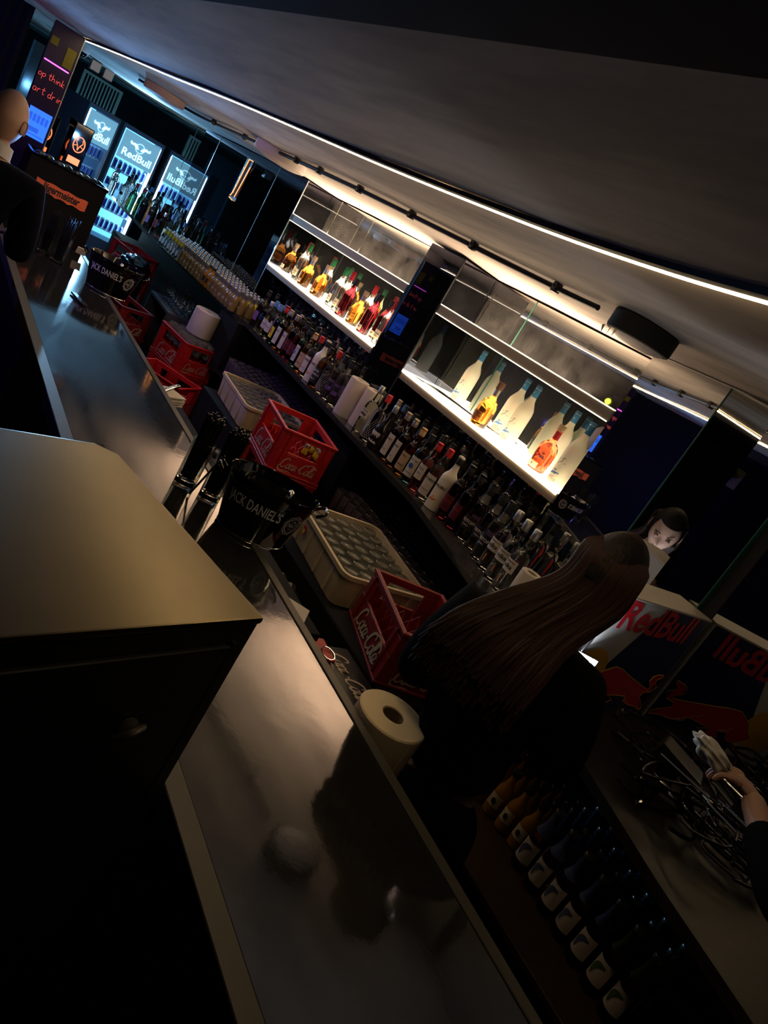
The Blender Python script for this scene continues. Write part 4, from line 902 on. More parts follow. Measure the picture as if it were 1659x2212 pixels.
# ------------------------------------------------------------------ drinks cooler with the bull picture
X0,X1,Yf,ZT,ZBt=1.850,2.405,1.035,-0.414,-0.829
t=thing('drinks_cooler','silver and blue drinks cooler with a charging bull picture by the mirror','cooler',((X0+X1)/2,Yf,ZBt))
l=t.location
def cb(name,x0,y0,z0,x1,y1,z1,m,bv=0.004):
    bm=bmesh.new(); box(bm,x0-l.x,y0-l.y,z0-l.z,x1-l.x,y1-l.y,z1-l.z); bevel(bm,bv,2); return obj(name,bm,m,t)
cb('cooler_body',X0,Yf,ZBt,X1,1.17,ZT-0.008,RBW); cb('lid',X0-0.004,Yf-0.004,ZT-0.008,X1+0.002,1.175,ZT,mat('cooler_lid',(0.55,0.50,0.42),0.4),0.003)
cb('corner_strip',X0-0.008,Yf-0.008,ZBt,X0+0.006,Yf+0.006,ZT-0.01,STEEL,0.002)
Wf=X1-X0; Hf=ZT-ZBt
def FM(d): return face_M((X0-l.x,Yf-l.y-d,ZT-l.z),(1,0,0),(0,0,1))
def fp(s,tt): return (s*Wf,-tt*Hf)
bm=bmesh.new(); poly(bm,[fp(*q) for q in ((0.49,0.02),(0.985,0.02),(0.985,0.99),(0.30,0.99),(0.36,0.80),(0.30,0.60))],0.0008,FM(0.0008)); bmesh.ops.recalc_face_normals(bm,faces=bm.faces[:]); obj('blue_field',bm,RBB,t)
bm=bmesh.new(); poly(bm,[((0.165*Wf+0.087*math.cos(a)),(-0.67*Hf+0.087*math.sin(a))) for a in [2*PI*k/28 for k in range(28)]],0.0010,FM(0.0010)); bmesh.ops.recalc_face_normals(bm,faces=bm.faces[:]); obj('sun_disc',bm,RBY,t)
bull=[(0.953,0.584),(0.895,0.590),(0.859,0.611),(0.843,0.659),(0.872,0.69),(0.901,0.715),(0.899,0.745),(0.86,0.735),(0.794,0.714),(0.70,0.68),(0.617,0.652),(0.486,0.598),(0.41,0.584),(0.341,0.622),(0.290,0.66),(0.262,0.72),(0.209,0.771),(0.225,0.80),(0.245,0.83),(0.295,0.875),(0.345,0.885),(0.375,0.86),(0.387,0.812),(0.458,0.831),(0.445,0.86),(0.427,0.887),(0.47,0.912),(0.515,0.929),(0.556,0.933),(0.606,0.886),(0.568,0.869),(0.52,0.853),(0.612,0.84),(0.718,0.84),(0.73,0.888),(0.81,0.918),(0.907,0.929),(0.972,0.955),(0.980,0.936),(0.950,0.895),(0.914,0.861),(0.866,0.825),(0.876,0.773),(0.935,0.768),(0.968,0.708),(0.921,0.661),(0.915,0.640),(0.950,0.615)]
bm=bmesh.new(); poly(bm,[fp(*q) for q in bull],0.001,FM(0.0022)); bmesh.ops.recalc_face_normals(bm,faces=bm.faces[:]); obj('bull_picture',bm,RBR,t)
bm=bmesh.new(); pp=[fp(*q) for q in bull+[bull[0]]]; P3_=[Vector((a,b,0)) for a,b in pp]; tube(bm,P3_,0.0022,6,FM(0.0026)); 
for q in ([(0.72,0.84),(0.66,0.80),(0.63,0.76)],[(0.46,0.83),(0.40,0.79),(0.37,0.75)],[(0.80,0.915),(0.74,0.87),(0.72,0.84)]): tube(bm,[Vector((*fp(*z),0)) for z in q],0.0018,5,FM(0.0030))
obj('bull_outline',bm,RBG,t,True)
bm=bmesh.new(); add_text(bm,'RedBull',0.140,FM(0.0030)@Matrix.Translation((Wf*0.50,-0.145*Hf-0.005,0)),bold=0.022,sx=1.0,spacing=0.98); obj('lettering',bm,RBR,t)
for x in (X0+0.05,X1-0.05):
    bm=bmesh.new(); lathe(bm,[(0.012,0),(0.014,-0.018)],12,Matrix.Translation((x-l.x,0.03,-0.0))); 
    bm.free()
# cables heap on the service counter
rnd=random.Random(5)
for k in range(26):
    a=rnd.uniform(0,PI*2); cx,cy=rnd.uniform(1.92,2.2),rnd.uniform(0.35,0.85); R_=rnd.uniform(0.06,0.16); pts=[]
    for q in range(9):
        aa=a+q*rnd.uniform(0.35,0.8); pts.append((min(max(cx+R_*math.cos(aa)*1.1,1.84),2.22),min(cy+R_*math.sin(aa),1.0),-0.823+0.012*(k%9)+rnd.uniform(0,0.015)))
    bm=bmesh.new(); tube(bm,smooth_pts(pts,5),rnd.choice((0.003,0.004,0.0055)),6)
    tag(obj('cable',bm,GLOSSB if k%3 else BLACK,None,True),'black cable in the tangle on the service counter','cable','tangled cables on the service counter')
for k,(x,y) in enumerate(((2.03,0.56),(2.08,0.50),(1.98,0.65))):
    bm=bmesh.new(); box(bm,-0.012,-0.08,0,0.012,0.08,0.006); bevel(bm,0.003,1); tag(obj('steel_bar',bm,CHROME,None,False,(x,y,-0.735+0.012*k),(0.1,0.1,0.3+0.1*k)),'shiny metal strip %s among the tangled cables'%(['nearest the edge','in the middle','farthest back'][k]),'metal strip')
bm=bmesh.new(); box(bm,-0.05,-0.07,0,0.05,0.07,0.05); bevel(bm,0.006,2); tag(obj('card_terminal',bm,BLACK,None,False,(2.08,0.72,-0.76),(0.2,0,0.4)),'black electronic box half buried in the cables','device')

# ------------------------------------------------------------------ far end: fridges, taps, neon panel
def can_proto():
    t=thing('drink_can','c','can'); bm=bmesh.new(); lathe(bm,[(0.022,0),(0.0265,0.005),(0.0265,0.122),(0.022,0.133)],12); obj('can_body',bm,mat('can_silver_blue',(0.35,0.5,0.75),0.3,0.5),t,True)
    bm=bmesh.new(); shell(bm,0.0265,0.02,0.115,1.3,a0=-PI/2,seg=6); obj('can_print',bm,mat('can_blue',(0.01,0.03,0.35),0.3),t); return t
CAN=Proto(can_proto())
def fridge(loc,rz,label,side,gname,half):
    W2,D2,Hh=0.27,0.40,1.93
    t=thing('drinks_fridge',label,'fridge',loc,rz)
    FR=mat('fridge_frame',(0.10,0.12,0.20),0.4)
    def b(name,x0,y0,z0,x1,y1,z1,m,par=None,bv=0.004):
        bm=bmesh.new(); box(bm,x0,y0,z0,x1,y1,z1); bevel(bm,bv,1); return obj(name,bm,m,par or t)
    b('side_wall',-W2,0,0,-W2+0.03,D2,Hh,FR); b('side_wall',W2-0.03,0,0,W2,D2,Hh,FR); b('roof',-W2+0.03,0,Hh-0.05,W2-0.03,D2,Hh,FR); b('base',-W2+0.03,0,0,W2-0.03,D2,0.5,FR)
    b('back_light',-W2+0.03,D2-0.02,0.5,W2-0.03,D2,Hh-0.05,mat('fridge_back_glow',(0.5,0.75,0.9),0.5,emit=(0.10,0.45,0.85),es=1.5))
    sx=side*(W2-0.045)
    b('light_tube',sx-0.016,0.01,0.55,sx+0.016,0.035,Hh-0.07,mat('fridge_tube',(1,1,1),0.5,emit=(0.55,0.90,1.0),es=16.0))
    d=b('header',-W2+0.04,-0.012,Hh-0.40,W2-0.04,-0.002,Hh-0.06,mat('fridge_header',(0.2,0.35,0.5),0.5,emit=(0.12,0.30,0.42),es=0.9))
    TX=mat('fridge_header_print',(0.9,0.95,1),0.5,emit=(0.40,0.85,1.0),es=1.8)
    M=face_M((0,-0.0135,Hh-0.31),(1,0,0),(0,0,1)); bm=bmesh.new(); add_text(bm,'RedBull',0.125,M,bold=0.02); obj('lettering',bm,TX,d)
    bm=bmesh.new()
    for s in (-1,1):
        pts=[(s*0.01,-0.01),(s*0.035,0.03),(s*0.07,0.045),(s*0.11,0.035),(s*0.125,0.055),(s*0.135,0.03),(s*0.115,0.012),(s*0.075,0.015),(s*0.045,-0.012)]
        poly(bm,pts,0.002,face_M((0,-0.0155,Hh-0.20),(1,0,0),(0,0,1)))
    tube(bm,[(0.055*math.cos(2*PI*k/20),0.055*math.sin(2*PI*k/20)+0.01,0) for k in range(21)],0.003,5,face_M((0,-0.0155,Hh-0.20),(1,0,0),(0,0,1)))
    bmesh.ops.recalc_face_normals(bm,faces=bm.faces[:]); obj('twin_bull_emblem',bm,TX,d)
    Mx=Matrix.Translation(loc)@Matrix.Rotation(rz,4,'Z')
    for i in range(4):
        z=0.62+i*0.25-(0.0)
        b('shelf',-W2+0.03,0.04,z-0.008,W2-0.03,D2-0.03,z,mat('fridge_shelf',(0.4,0.5,0.6),0.3,0.5),None,0.002)
        for j in range(7):
            CAN.put(Mx@Vector((-0.19+j*0.062,0.07,z)),rz,'slim blue and silver can on a lit shelf of the '+half,gname)
    return t
fridge((2.47,10.4,ZF),0,'lit drinks fridge with a bright tube on its right, in front of the far mirror',1,'cans in the right fridge','right fridge')
fridge((1.93,10.2,ZF),0.62,'lit drinks fridge with a bright tube on its left, turned towards the bar end',-1,'cans in the left fridge','left fridge')

# drink tap machines with glowing orange emblem
OG=mat('orange_glow',(1,0.3,0.1),0.5,emit=(1.0,0.17,0.05),es=1.6)
def tap(loc,label):
    t=thing('drink_dispenser',label,'dispenser',loc,0.1)
    bm=bmesh.new(); box(bm,-0.085,-0.12,0,0.085,0.12,0.60); bevel(bm,0.01,2); obj('housing',bm,GLOSSB,t)
    bm=bmesh.new(); M=face_M((0,-0.1215,0.42),(1,0,0),(0,0,1))
    tube(bm,[(0.05*math.cos(2*PI*k/24),0.068*math.sin(2*PI*k/24),0) for k in range(25)],0.005,6,M)
    for s in (-1,1):
        tube(bm,[(0,-0.05,0),(s*0.01,-0.01,0),(s*0.03,0.02,0),(s*0.02,0.05,0)],0.004,5,M); tube(bm,[(s*0.012,-0.005,0),(s*0.04,-0.02,0)],0.0035,5,M)
    obj('stag_emblem',bm,OG,t,True)
    bm=bmesh.new(); box(bm,-0.055,-0.124,0.24,0.055,-0.1205,0.30); obj('lit_badge',bm,OG,t)
    bm=bmesh.new(); box(bm,-0.03,-0.124,0.12,0.03,-0.1205,0.15); obj('lit_badge',bm,OG,t)
    bm=bmesh.new(); tube(bm,smooth_pts([(0,-0.12,0.20),(0,-0.16,0.21),(0,-0.175,0.17)],4),0.01,8); obj('spout',bm,CHROME,t,True)
tap((1.37,8.0,-0.90),'black drink dispenser with a glowing orange stag emblem, right one of two')
tap((1.13,8.3,-0.965),'dispenser with a glowing orange emblem, modelled as mirror image of the right one')  # second dispenser stands in for the mirror image of the first
bm=bmesh.new(); box(bm,1.26,7.8,ZF,1.5,8.5,-0.902); bevel(bm,0.004,1); tag(obj('dispenser_counter',bm,CARC),'black counter end carrying the two drink dispensers','counter')

# neon panel
t=thing('mirrored_column','tall dark glossy column showing pink neon handwriting and a blue screen','column',(0.77,6.08,ZF))
bm=bmesh.new(); box(bm,-0.095,-0.03,0,0.095,0.03,0.262-ZF); bevel(bm,0.002,1); obj('panel',bm,mat('violet_gloss_panel',(0.018,0.008,0.05),0.3,spec=0.5,emit=None),t)
bm=bmesh.new(); box(bm,0.093,-0.034,0,0.099,-0.026,0.262-ZF); obj('edge_strip',bm,mat('pale_edge',(0.35,0.45,0.40),0.3),t)
NE=mat('neon_coral',(0.6,0.1,0.1),0.5,emit=(1.0,0.10,0.09),es=0.65); PK=mat('neon_pink',(1,0.3,0.9),0.5,emit=(1.0,0.10,0.75),es=2.6)
M=face_M((0,-0.034,-ZF),(1,0,0),(0,0,1))
bm=bmesh.new(); tube(bm,[(-0.085,0.005,0),(0.075,-0.035,0)] if False else [(-0.085,0.015,0),(0.075,0.012,0)],0.004,6,M); obj('pink_neon_line',bm,PK,t,True)
def hand(bm, strokes, ox, oy, s):
    for st in strokes: tube(bm,smooth_pts([(ox+a*s,oy+b*s,0) for a,b in st],4),0.0016,5,M)
LET={'o':[[(0.3,0.5),(0.05,0.3),(0.15,0.02),(0.45,0.1),(0.42,0.42),(0.25,0.5)]],'p':[[(0.08,0.5),(0.05,-0.45)],[(0.06,0.35),(0.35,0.52),(0.5,0.28),(0.3,0.02),(0.08,0.1)]],
 't':[[(0.25,0.95),(0.18,0.3),(0.25,0.02),(0.42,0.08)],[(0.0,0.6),(0.45,0.62)]],'h':[[(0.1,1.0),(0.05,0.0)],[(0.07,0.3),(0.3,0.5),(0.42,0.3),(0.42,0.0)]],'i':[[(0.15,0.5),(0.13,0.0)],[(0.17,0.72),(0.19,0.76)]],
 'n':[[(0.06,0.5),(0.05,0.0)],[(0.06,0.3),(0.28,0.5),(0.42,0.3),(0.42,0.0)]],'k':[[(0.1,1.0),(0.05,0.0)],[(0.42,0.5),(0.08,0.22),(0.45,0.0)]],'a':[[(0.42,0.45),(0.15,0.5),(0.05,0.2),(0.2,0.0),(0.4,0.2),(0.43,0.5),(0.45,0.0)]],
 'r':[[(0.08,0.5),(0.06,0.0)],[(0.08,0.3),(0.22,0.5),(0.38,0.46)]],'d':[[(0.4,0.45),(0.15,0.48),(0.05,0.2),(0.2,0.0),(0.4,0.2)],[(0.45,1.0),(0.42,0.4),(0.46,0.0)]],' ':[]}
ADV={'i':0.28,' ':0.35,'t':0.5}
bm=bmesh.new()
for word,x0,y0,s in (('op think',-0.090,-0.090,0.043),('art drin',-0.090,-0.195,0.048)):
    x=x0
    for ch in word: hand(bm,LET[ch],x,y0,s); x+=ADV.get(ch,0.58)*s
obj('neon_handwriting',bm,NE,t,True)  # cropped writing built as glowing tubes on the column face
bm=bmesh.new(); box(bm,-0.065,-0.48,0,0.080,-0.29,0.004,M); s=obj('menu_screen',bm,mat('blue_screen',(0.1,0.3,1),0.4,emit=(0.02,0.16,1.0),es=1.0),t)
bm=bmesh.new()
for k in range(5): box(bm,-0.055+0.026*k,-0.375,0.004,-0.037+0.026*k,-0.325,0.006,M)
box(bm,-0.055,-0.462,0.004,0.07,-0.455,0.006,M); box(bm,-0.04,-0.44,0.004,0.03,-0.41,0.006,M); obj('screen_tiles',bm,mat('screen_dark_blue',(0.05,0.15,0.8),0.4,emit=(0.01,0.08,0.55),es=1.0),s)
bm=bmesh.new(); box(bm,0.02,0.03,0,0.08,0.155,0.003,M); box(bm,-0.085,0.12,0,-0.04,0.17,0.003,M); obj('yellow_patch',bm,mat('dull_yellow',(0.16,0.15,0.008),0.4),t)  # two flat yellow patches on the column face
# dark curtain wall on the guests' side
bm=bmesh.new(); 
for k in range(60):
    y0=-3.0+k*0.06; tube(bm,[(y0+0.0,6.3,ZF),(y0,6.3,0.26)],0.034,6)
tag(obj('dark_curtain',bm,mat('navy_curtain',(0.010,0.012,0.030),0.95,spec=0.1),None,True),'dark navy curtain closing the room behind the bald man','curtain')
# slatted screen, camera dome, wall panel
t=thing('slatted_screen','pale wooden slatted screen standing behind the left fridge','screen',(2.0,11.55,ZF))
for k in range(12):
    bm=bmesh.new(); box(bm,-0.22+0.042*k,-0.02,0.9,-0.204+0.042*k,0.02,2.22); obj('slat',bm,mat('slat_wood',(0.55,0.45,0.32),0.6),t)
bm=bmesh.new(); box(bm,-0.24,-0.025,2.20,0.28,0.025,2.23); box(bm,-0.24,-0.025,0.0,-0.22,0.025,2.2); box(bm,0.26,-0.025,0,0.28,0.025,2.2); obj('frame',bm,mat('slat_wood',(0.55,0.45,0.32)),t)
t=thing('camera_dome','white dome security camera on the ceiling by the neon column','security camera',(1.10,7.6,0.235))
bm=bmesh.new(); lathe(bm,[(0.055,0.03),(0.055,0.0),(0.045,-0.01)],20); obj('base',bm,WHITE,t,True)
bm=bmesh.new(); lathe(bm,[(0.045,-0.01),(0.038,-0.035),(0.02,-0.052),(0.002,-0.056)],20,cap=False); obj('dome',bm,GLOSSB,t,True)
for k,(x,y) in enumerate(((1.45,9.0),(1.62,9.2))):
    bm=bmesh.new(); box(bm,-0.05,-0.05,0,0.05,0.05,0.10); bevel(bm,0.006,1); tag(obj('ceiling_box',bm,STEEL,None,False,(x,y,0.165)),'small square metal box hanging from the ceiling, %s one'%('left','right')[k],'box')
t=thing('glass_door','tall dark glass door leaf behind the drink dispensers','door',(1.42,10.9,ZF))
bm=bmesh.new(); box(bm,-0.32,0,0.02,0.10,0.03,2.2); obj('pane',bm,mat('door_glass_dark',(0.05,0.09,0.10),0.1,spec=0.8),t)
bm=bmesh.new(); box(bm,0.10,-0.01,0,0.125,0.04,2.2); box(bm,-0.345,-0.01,0,-0.32,0.04,2.2); obj('frame',bm,mat('door_frame_blue',(0.12,0.22,0.30),0.4),t)
# reflection of orange neon, modelled as glowing tubes on the dark panel
t=thing('neon_reflection','reflection of narrow orange neon tubes, modelled on the black mirror panel','neon reflection',(2.49,6.78,-0.05))
NO=mat('neon_orange',(1,0.5,0.2),0.5,emit=(1.0,0.36,0.10),es=1.6)
bm=bmesh.new(); 
tube(bm,smooth_pts([(0,0.075,0.24),(0,0.085,0.12),(0,0.10,-0.05),(0,0.125,-0.10),(0,0.14,-0.105)],4),0.004,6); tube(bm,[(0,-0.03,0.19),(0,0.02,-0.10)],0.004,6); tube(bm,[(0,0.075,0.245),(0,-0.035,0.245)],0.004,6); tube(bm,[(0,0.14,-0.125),(0,0.03,-0.135)],0.004,6)
for z in (0.15,0.06,-0.02,-0.07): tube(bm,[(0,0.09,z),(0,0.115,z+0.012)],0.003,5)
obj('reflected_neon_tube',bm,NO,t,True)
bm=bmesh.new(); box(bm,0.003,-0.04,-0.13,0.006,0.14,0.25); obj('backing_plate',bm,mat('plum_plate',(0.05,0.008,0.015),0.5),t)
# yellow paper cups / cartons catching the light
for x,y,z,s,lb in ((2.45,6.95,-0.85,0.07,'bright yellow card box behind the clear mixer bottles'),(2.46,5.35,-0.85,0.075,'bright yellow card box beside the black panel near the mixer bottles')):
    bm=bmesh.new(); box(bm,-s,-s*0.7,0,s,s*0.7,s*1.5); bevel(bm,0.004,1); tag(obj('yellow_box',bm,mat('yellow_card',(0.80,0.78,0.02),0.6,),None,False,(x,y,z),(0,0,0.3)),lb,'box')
# stemmed glasses and clutter under the far back counter
wg=bmesh.new(); lathe(wg,[(0.03,0),(0.004,0.004),(0.003,0.06),(0.02,0.075),(0.032,0.11),(0.028,0.15),(0.026,0.15),(0.03,0.11),(0.015,0.078)],12); g=obj('wine_glass',wg,G_CLEAR,None,True); first=True
for i in range(3):
    for j in range(6):
        o=g if first else g.copy()
        if not first: C.objects.link(o)
        first=False; o.location=(2.12+i*0.075,5.82+j*0.082,-1.15); tag(o,'stemmed glass on the low shelf under the small mixer bottles','glass','stemmed glasses under the mixer bottles')
bm=bmesh.new(); box(bm,2.02,5.75,-1.17,2.34,6.35,-1.15); box(bm,2.02,5.75,ZF,2.34,5.78,-1.17); box(bm,2.02,6.32,ZF,2.34,6.35,-1.17); tag(obj('low_shelf',bm,mat('grey_shelf',(0.06,0.065,0.09),0.3)),'low grey shelf of stemmed glasses under the small mixer bottles','shelf')

# yellow club spot on the guests' side, seen only in the mirror
t=thing('yellow_spotlight','round yellow club spotlight facing the bar mirrors from the guests side','spotlight',(-0.75,5.0,0.03))
bm=bmesh.new(); lathe(bm,[(0.05,0),(0.06,0.01),(0.06,0.10),(0.04,0.12)],20,Matrix.Rotation(-PI/2,4,'Y')); obj('housing',bm,BLACK,t,True)
bm=bmesh.new(); ball(bm,(0.005,0,0),0.03,0.03,0.03,12); obj('lens',bm,mat('yellow_lens',(1,1,0),0.4,emit=(0.9,1.0,0.02),es=14),t,True)
bm=bmesh.new(); box(bm,-0.16,-0.12,-0.1,-0.15,0.1,0.1); obj('backing_board',bm,mat('backing_grey',(0.06,0.06,0.03),0.7),t)

# ------------------------------------------------------------------ people
def skin_mesh(nodes, edges, root=0, sub=2):
    """nodes: list of (co, radius)"""
    me=bpy.data.meshes.new('s'); me.from_pydata([n[0] for n in nodes],edges,[]); o=bpy.data.objects.new('s',me); C.objects.link(o)
    m=o.modifiers.new('skin','SKIN'); m.use_smooth_shade=True; sv=me.skin_vertices[0].data
    for i,(co,r) in enumerate(nodes):
        sv[i].radius=(r,r) if not isinstance(r,tuple) else r; sv[i].use_root=(i==root)
    s=o.modifiers.new('sub','SUBSURF'); s.levels=sub; s.render_levels=sub
    bpy.context.view_layer.update(); dg=bpy.context.evaluated_depsgraph_get(); e=o.evaluated_get(dg); r=e.to_mesh()
    out=([tuple(v.co) for v in r.vertices],[tuple(p.vertices) for p in r.polygons]); e.to_mesh_clear(); bpy.data.objects.remove(o); bpy.data.meshes.remove(me); return out
def add_mesh(bm, data, M=None):
    vs=[bm.verts.new(M@Vector(v) if M is not None else v) for v in data[0]]
    for f in data[1]:
        try: bm.faces.new([vs[i] for i in f])
        except ValueError: pass
def head(bm, M, s=1.0):
    """head facing local +X, centre at origin, 0.225 tall"""
    seg,n=40,32
    g=lambda a,b,c: math.exp(-((a-b)/c)**2)
    rings=[]
    for i in range(n+1):
        ph=-PI/2+PI*i/n; ring=[]
        for k in range(seg):
            th=2*PI*k/seg; d=Vector((math.cos(ph)*math.cos(th),math.cos(ph)*math.sin(th),math.sin(ph)))
            x,y,z=d.x*0.093,d.y*0.073,d.z*0.115
            if z<0:
                kk=1-0.30*(-z/0.115)**1.5; y*=kk; x=x*(1-0.12*(-z/0.115)) + 0.014*(-z/0.115)
            f=max(0,d.x)
            x+=f*(0.022*g(y,0,0.011)*g(z,-0.022,0.022)*1.0 + 0.010*g(y,0,0.010)*g(z,0.0,0.02))
            for sy in (-1,1):
                x-=f*0.012*g(y,sy*0.030,0.014)*g(z,0.008,0.012); x+=f*0.005*g(y,sy*0.030,0.02)*g(z,0.030,0.008); x+=f*0.004*g(y,sy*0.038,0.016)*g(z,-0.022,0.016)
            x+=f*(0.006*g(y,0,0.018)*g(z,-0.054,0.005)+0.006*g(y,0,0.016)*g(z,-0.066,0.006)-0.004*g(y,0,0.02)*g(z,-0.060,0.002)+0.008*g(y,0,0.018)*g(z,-0.090,0.012))
            ring.append(bm.verts.new(M@(Vector((x,y,z))*s)))
        rings.append(ring)
    for a,b in zip(rings,rings[1:]):
        for k in range(seg):
            try: bm.faces.new((a[k],a[(k+1)%seg],b[(k+1)%seg],b[k]))
            except ValueError: pass
    for sy in (-1,1):   # ears
        E=M@Matrix.Scale(s,4)@Matrix.Translation((-0.008,sy*0.073,-0.008))@Matrix.Rotation(sy*0.35,4,'Z')
        ball(bm,(0,0,0),0.016,0.006,0.030,12,E); tube(bm,[Vector((0.016*math.cos(a),sy*0.005,0.030*math.sin(a))) for a in [PI*1.6*k/10-1.0 for k in range(11)]],0.003,6,E)
def hand_mesh(bm, M, curl=0.6, side=1):
    """palm from origin along +X, fingers beyond; thumb leaves the side near the base"""
    add_mesh(bm, skin_mesh([((0,0,0),(0.026,0.018)),((0.045,0,0),(0.036,0.014)),((0.085,0,-0.002),(0.036,0.012))],[(0,1),(1,2)]), M)
    for k,(y,L) in enumerate(((-0.030,0.070),(-0.010,0.080),(0.011,0.074),(0.030,0.058))):
        y*=side; P=[Vector((0.078,y,0))]; a=0.15
        for j in range(3):
            a+=curl*0.75; P.append(P[-1]+Vector((math.cos(a),0,-math.sin(a)))*L*(0.45,0.30,0.25)[j])
        add_mesh(bm, skin_mesh([(tuple(p),r) for p,r in zip([Vector((0.06,y,0))]+P,(0.010,0.0095,0.0088,0.008,0.0068))],[(0,1),(1,2),(2,3),(3,4)],sub=1), M)
    th=[(0.012,-0.022*side,-0.004),(0.034,-0.050*side,-0.014),(0.058,-0.062*side,-0.028),(0.078,-0.060*side,-0.042)]
    add_mesh(bm, skin_mesh([(p,r) for p,r in zip(th,(0.013,0.0115,0.0095,0.0075))],[(0,1),(1,2),(2,3)],sub=1), M)
def aim(p, d, up=(0,0,1)):
    d=Vector(d).normalized(); u=Vector(up); y=u.cross(d).normalized(); z=d.cross(y)
    return Matrix(((d.x,y.x,z.x,p[0]),(d.y,y.y,z.y,p[1]),(d.z,y.z,z.z,p[2]),(0,0,0,1)))

# the woman bent over her phone (seen from behind)
hd=math.radians(68); F=Vector((math.sin(hd),math.cos(hd),0)); Rr_=Vector((math.cos(hd),-math.sin(hd),0)); U=Vector((0,0,1))
pel=Vector((1.56,0.98,-1.12)); chest=Vector((1.54,1.0,-0.80)); ntop=Vector((1.57,0.975,-0.56)); hc=Vector((1.615,0.97,-0.352))
W=thing('person','woman with long brown hair and black clothes bent over a lit phone, seen from behind','person',(1.43,0.93,ZF))
l=Vector(W.location)
sL=ntop-F*0.05-Rr_*0.185-U*0.075; sR=ntop+Rr_*0.155-U*0.06
eL=sL+F*0.0-Rr_*0.07-U*0.26; eR=sR+F*0.05+Rr_*0.05-U*0.27
hL=hc+F*0.13-Rr_*0.01-U*0.33; hR=hc+F*0.13+Rr_*0.09-U*0.34
def rel(nodes): return [(tuple(Vector(p)-l),r) for p,r in nodes]
def legs(pel,rt,fw):
    out=[]
    for s in (-1,1):
        hip=pel+rt*s*0.09-U*0.04; kn=Vector((hip.x+fw.x*0.02,hip.y+fw.y*0.02,-1.58)); an=Vector((hip.x,hip.y,ZF+0.09)); toe=an+fw*0.15-U*0.055
        out.append((hip,kn,an,toe))
    return out
Lg=legs(pel,Rr_,F)
def body_nodes(g):
    nd=[(pel,(0.10+g,0.08+g)),(pel+U*0.15,(0.105+g,0.08+g)),(chest,(0.13+g,0.10+g)),(chest+(ntop-chest)*0.6,(0.12+g,0.085+g)),(ntop,(0.052+g*0.5)),
        (sL,0.055+g),(eL,0.042+g),(hL-F*0.05,0.026+g),(sR,0.055+g),(eR,0.042+g),(hR-F*0.05,0.026+g)]
    ed=[(0,1),(1,2),(2,3),(3,4),(3,5),(5,6),(6,7),(3,8),(8,9),(9,10)]
    for s,(h,k,a,t_) in enumerate(Lg):
        b=len(nd); nd+= [(h,0.055+g),(k,0.045+g),(a,0.034+g),(t_,0.033+g)]; ed+=[(0,b),(b,b+1),(b+1,b+2),(b+2,b+3)]
    return nd,ed
nd,ed=body_nodes(0.0); nd.append((hc-U*0.05-F*0.01,0.05)); ed.append((4,len(nd)-1))
bm=bmesh.new(); add_mesh(bm,skin_mesh(rel(nd),ed))
hdir=(F*0.86-U*0.5+Vector((0.0,0.0,0))).normalized()
Hm=aim(hc-l,hdir); head(bm,Hm)
hand_mesh(bm,aim(hL-F*0.05-l,F-Rr_*0.0+U*0.1),0.9,1); hand_mesh(bm,aim(hR-F*0.05-l,F+U*0.1),0.9,-1)
obj('body',bm,SKIN,W,True)
nd,ed=body_nodes(0.0); nd=nd[:11]; ed=ed[:10]; nd=[(p,(r[0]+0.045,r[1]+0.055) if isinstance(r,tuple) else r+0.032) for p,r in nd]; nd[0]=(pel+U*0.06,(0.19,0.15)); nd[4]=(ntop-U*0.01,0.075)
bm=bmesh.new(); add_mesh(bm,skin_mesh(rel([(p,r) for p,r in nd]),ed)); obj('jumper',bm,CLOTHB,W,True)
nd=[(pel+U*0.10,(0.17,0.14))]+[(pel-U*0.01,(0.175,0.145))]; ed=[(0,1)]
for (h,k,a,t_) in Lg: b=len(nd); nd+=[(h-U*0.03,0.125),(k,0.090),(a,0.065)]; ed+=[(1,b),(b,b+1),(b+1,b+2)]
bm=bmesh.new(); add_mesh(bm,skin_mesh(rel(nd),ed)); obj('trousers',bm,CLOTHB,W,True)
# hair: cap over the skull, then long locks falling down the back
bm=bmesh.new()
for sc_ in (1.0,):
    n,seg=22,44; rings=[]
    for i in range(n+1):
        ph=-PI/2*0.35+ (PI/2+PI/2*0.35)*i/n; ring=[]
        for k in range(seg):
            th=2*PI*k/seg; d=Vector((math.cos(ph)*math.cos(th),math.cos(ph)*math.sin(th),math.sin(ph)))
            r_=Vector((d.x*0.100,d.y*0.083,d.z*0.123)); r_.x-=0.006; r_*=1+0.010*math.sin(th*26)*(1-abs(d.z))
            ring.append((bm.verts.new(Hm@r_),d))
        rings.append(ring)
    for a,b in zip(rings,rings[1:]):
        for k in range(seg):
            q=(a[k],a[(k+1)%seg],b[(k+1)%seg],b[k]); d=sum((v[1] for v in q),Vector())/4
            if d.x>0.30+0.25*abs(d.y) and d.z<0.60: continue
            bm.faces.new([v[0] for v in q])
bmesh.ops.delete(bm,geom=[v for v in bm.verts if not v.link_faces],context='VERTS')
obj('hair_crown',bm,HAIRD,W,True)
bm=bmesh.new(); rnd=random.Random(11)
lrel=lambda v: Vector(v)-l
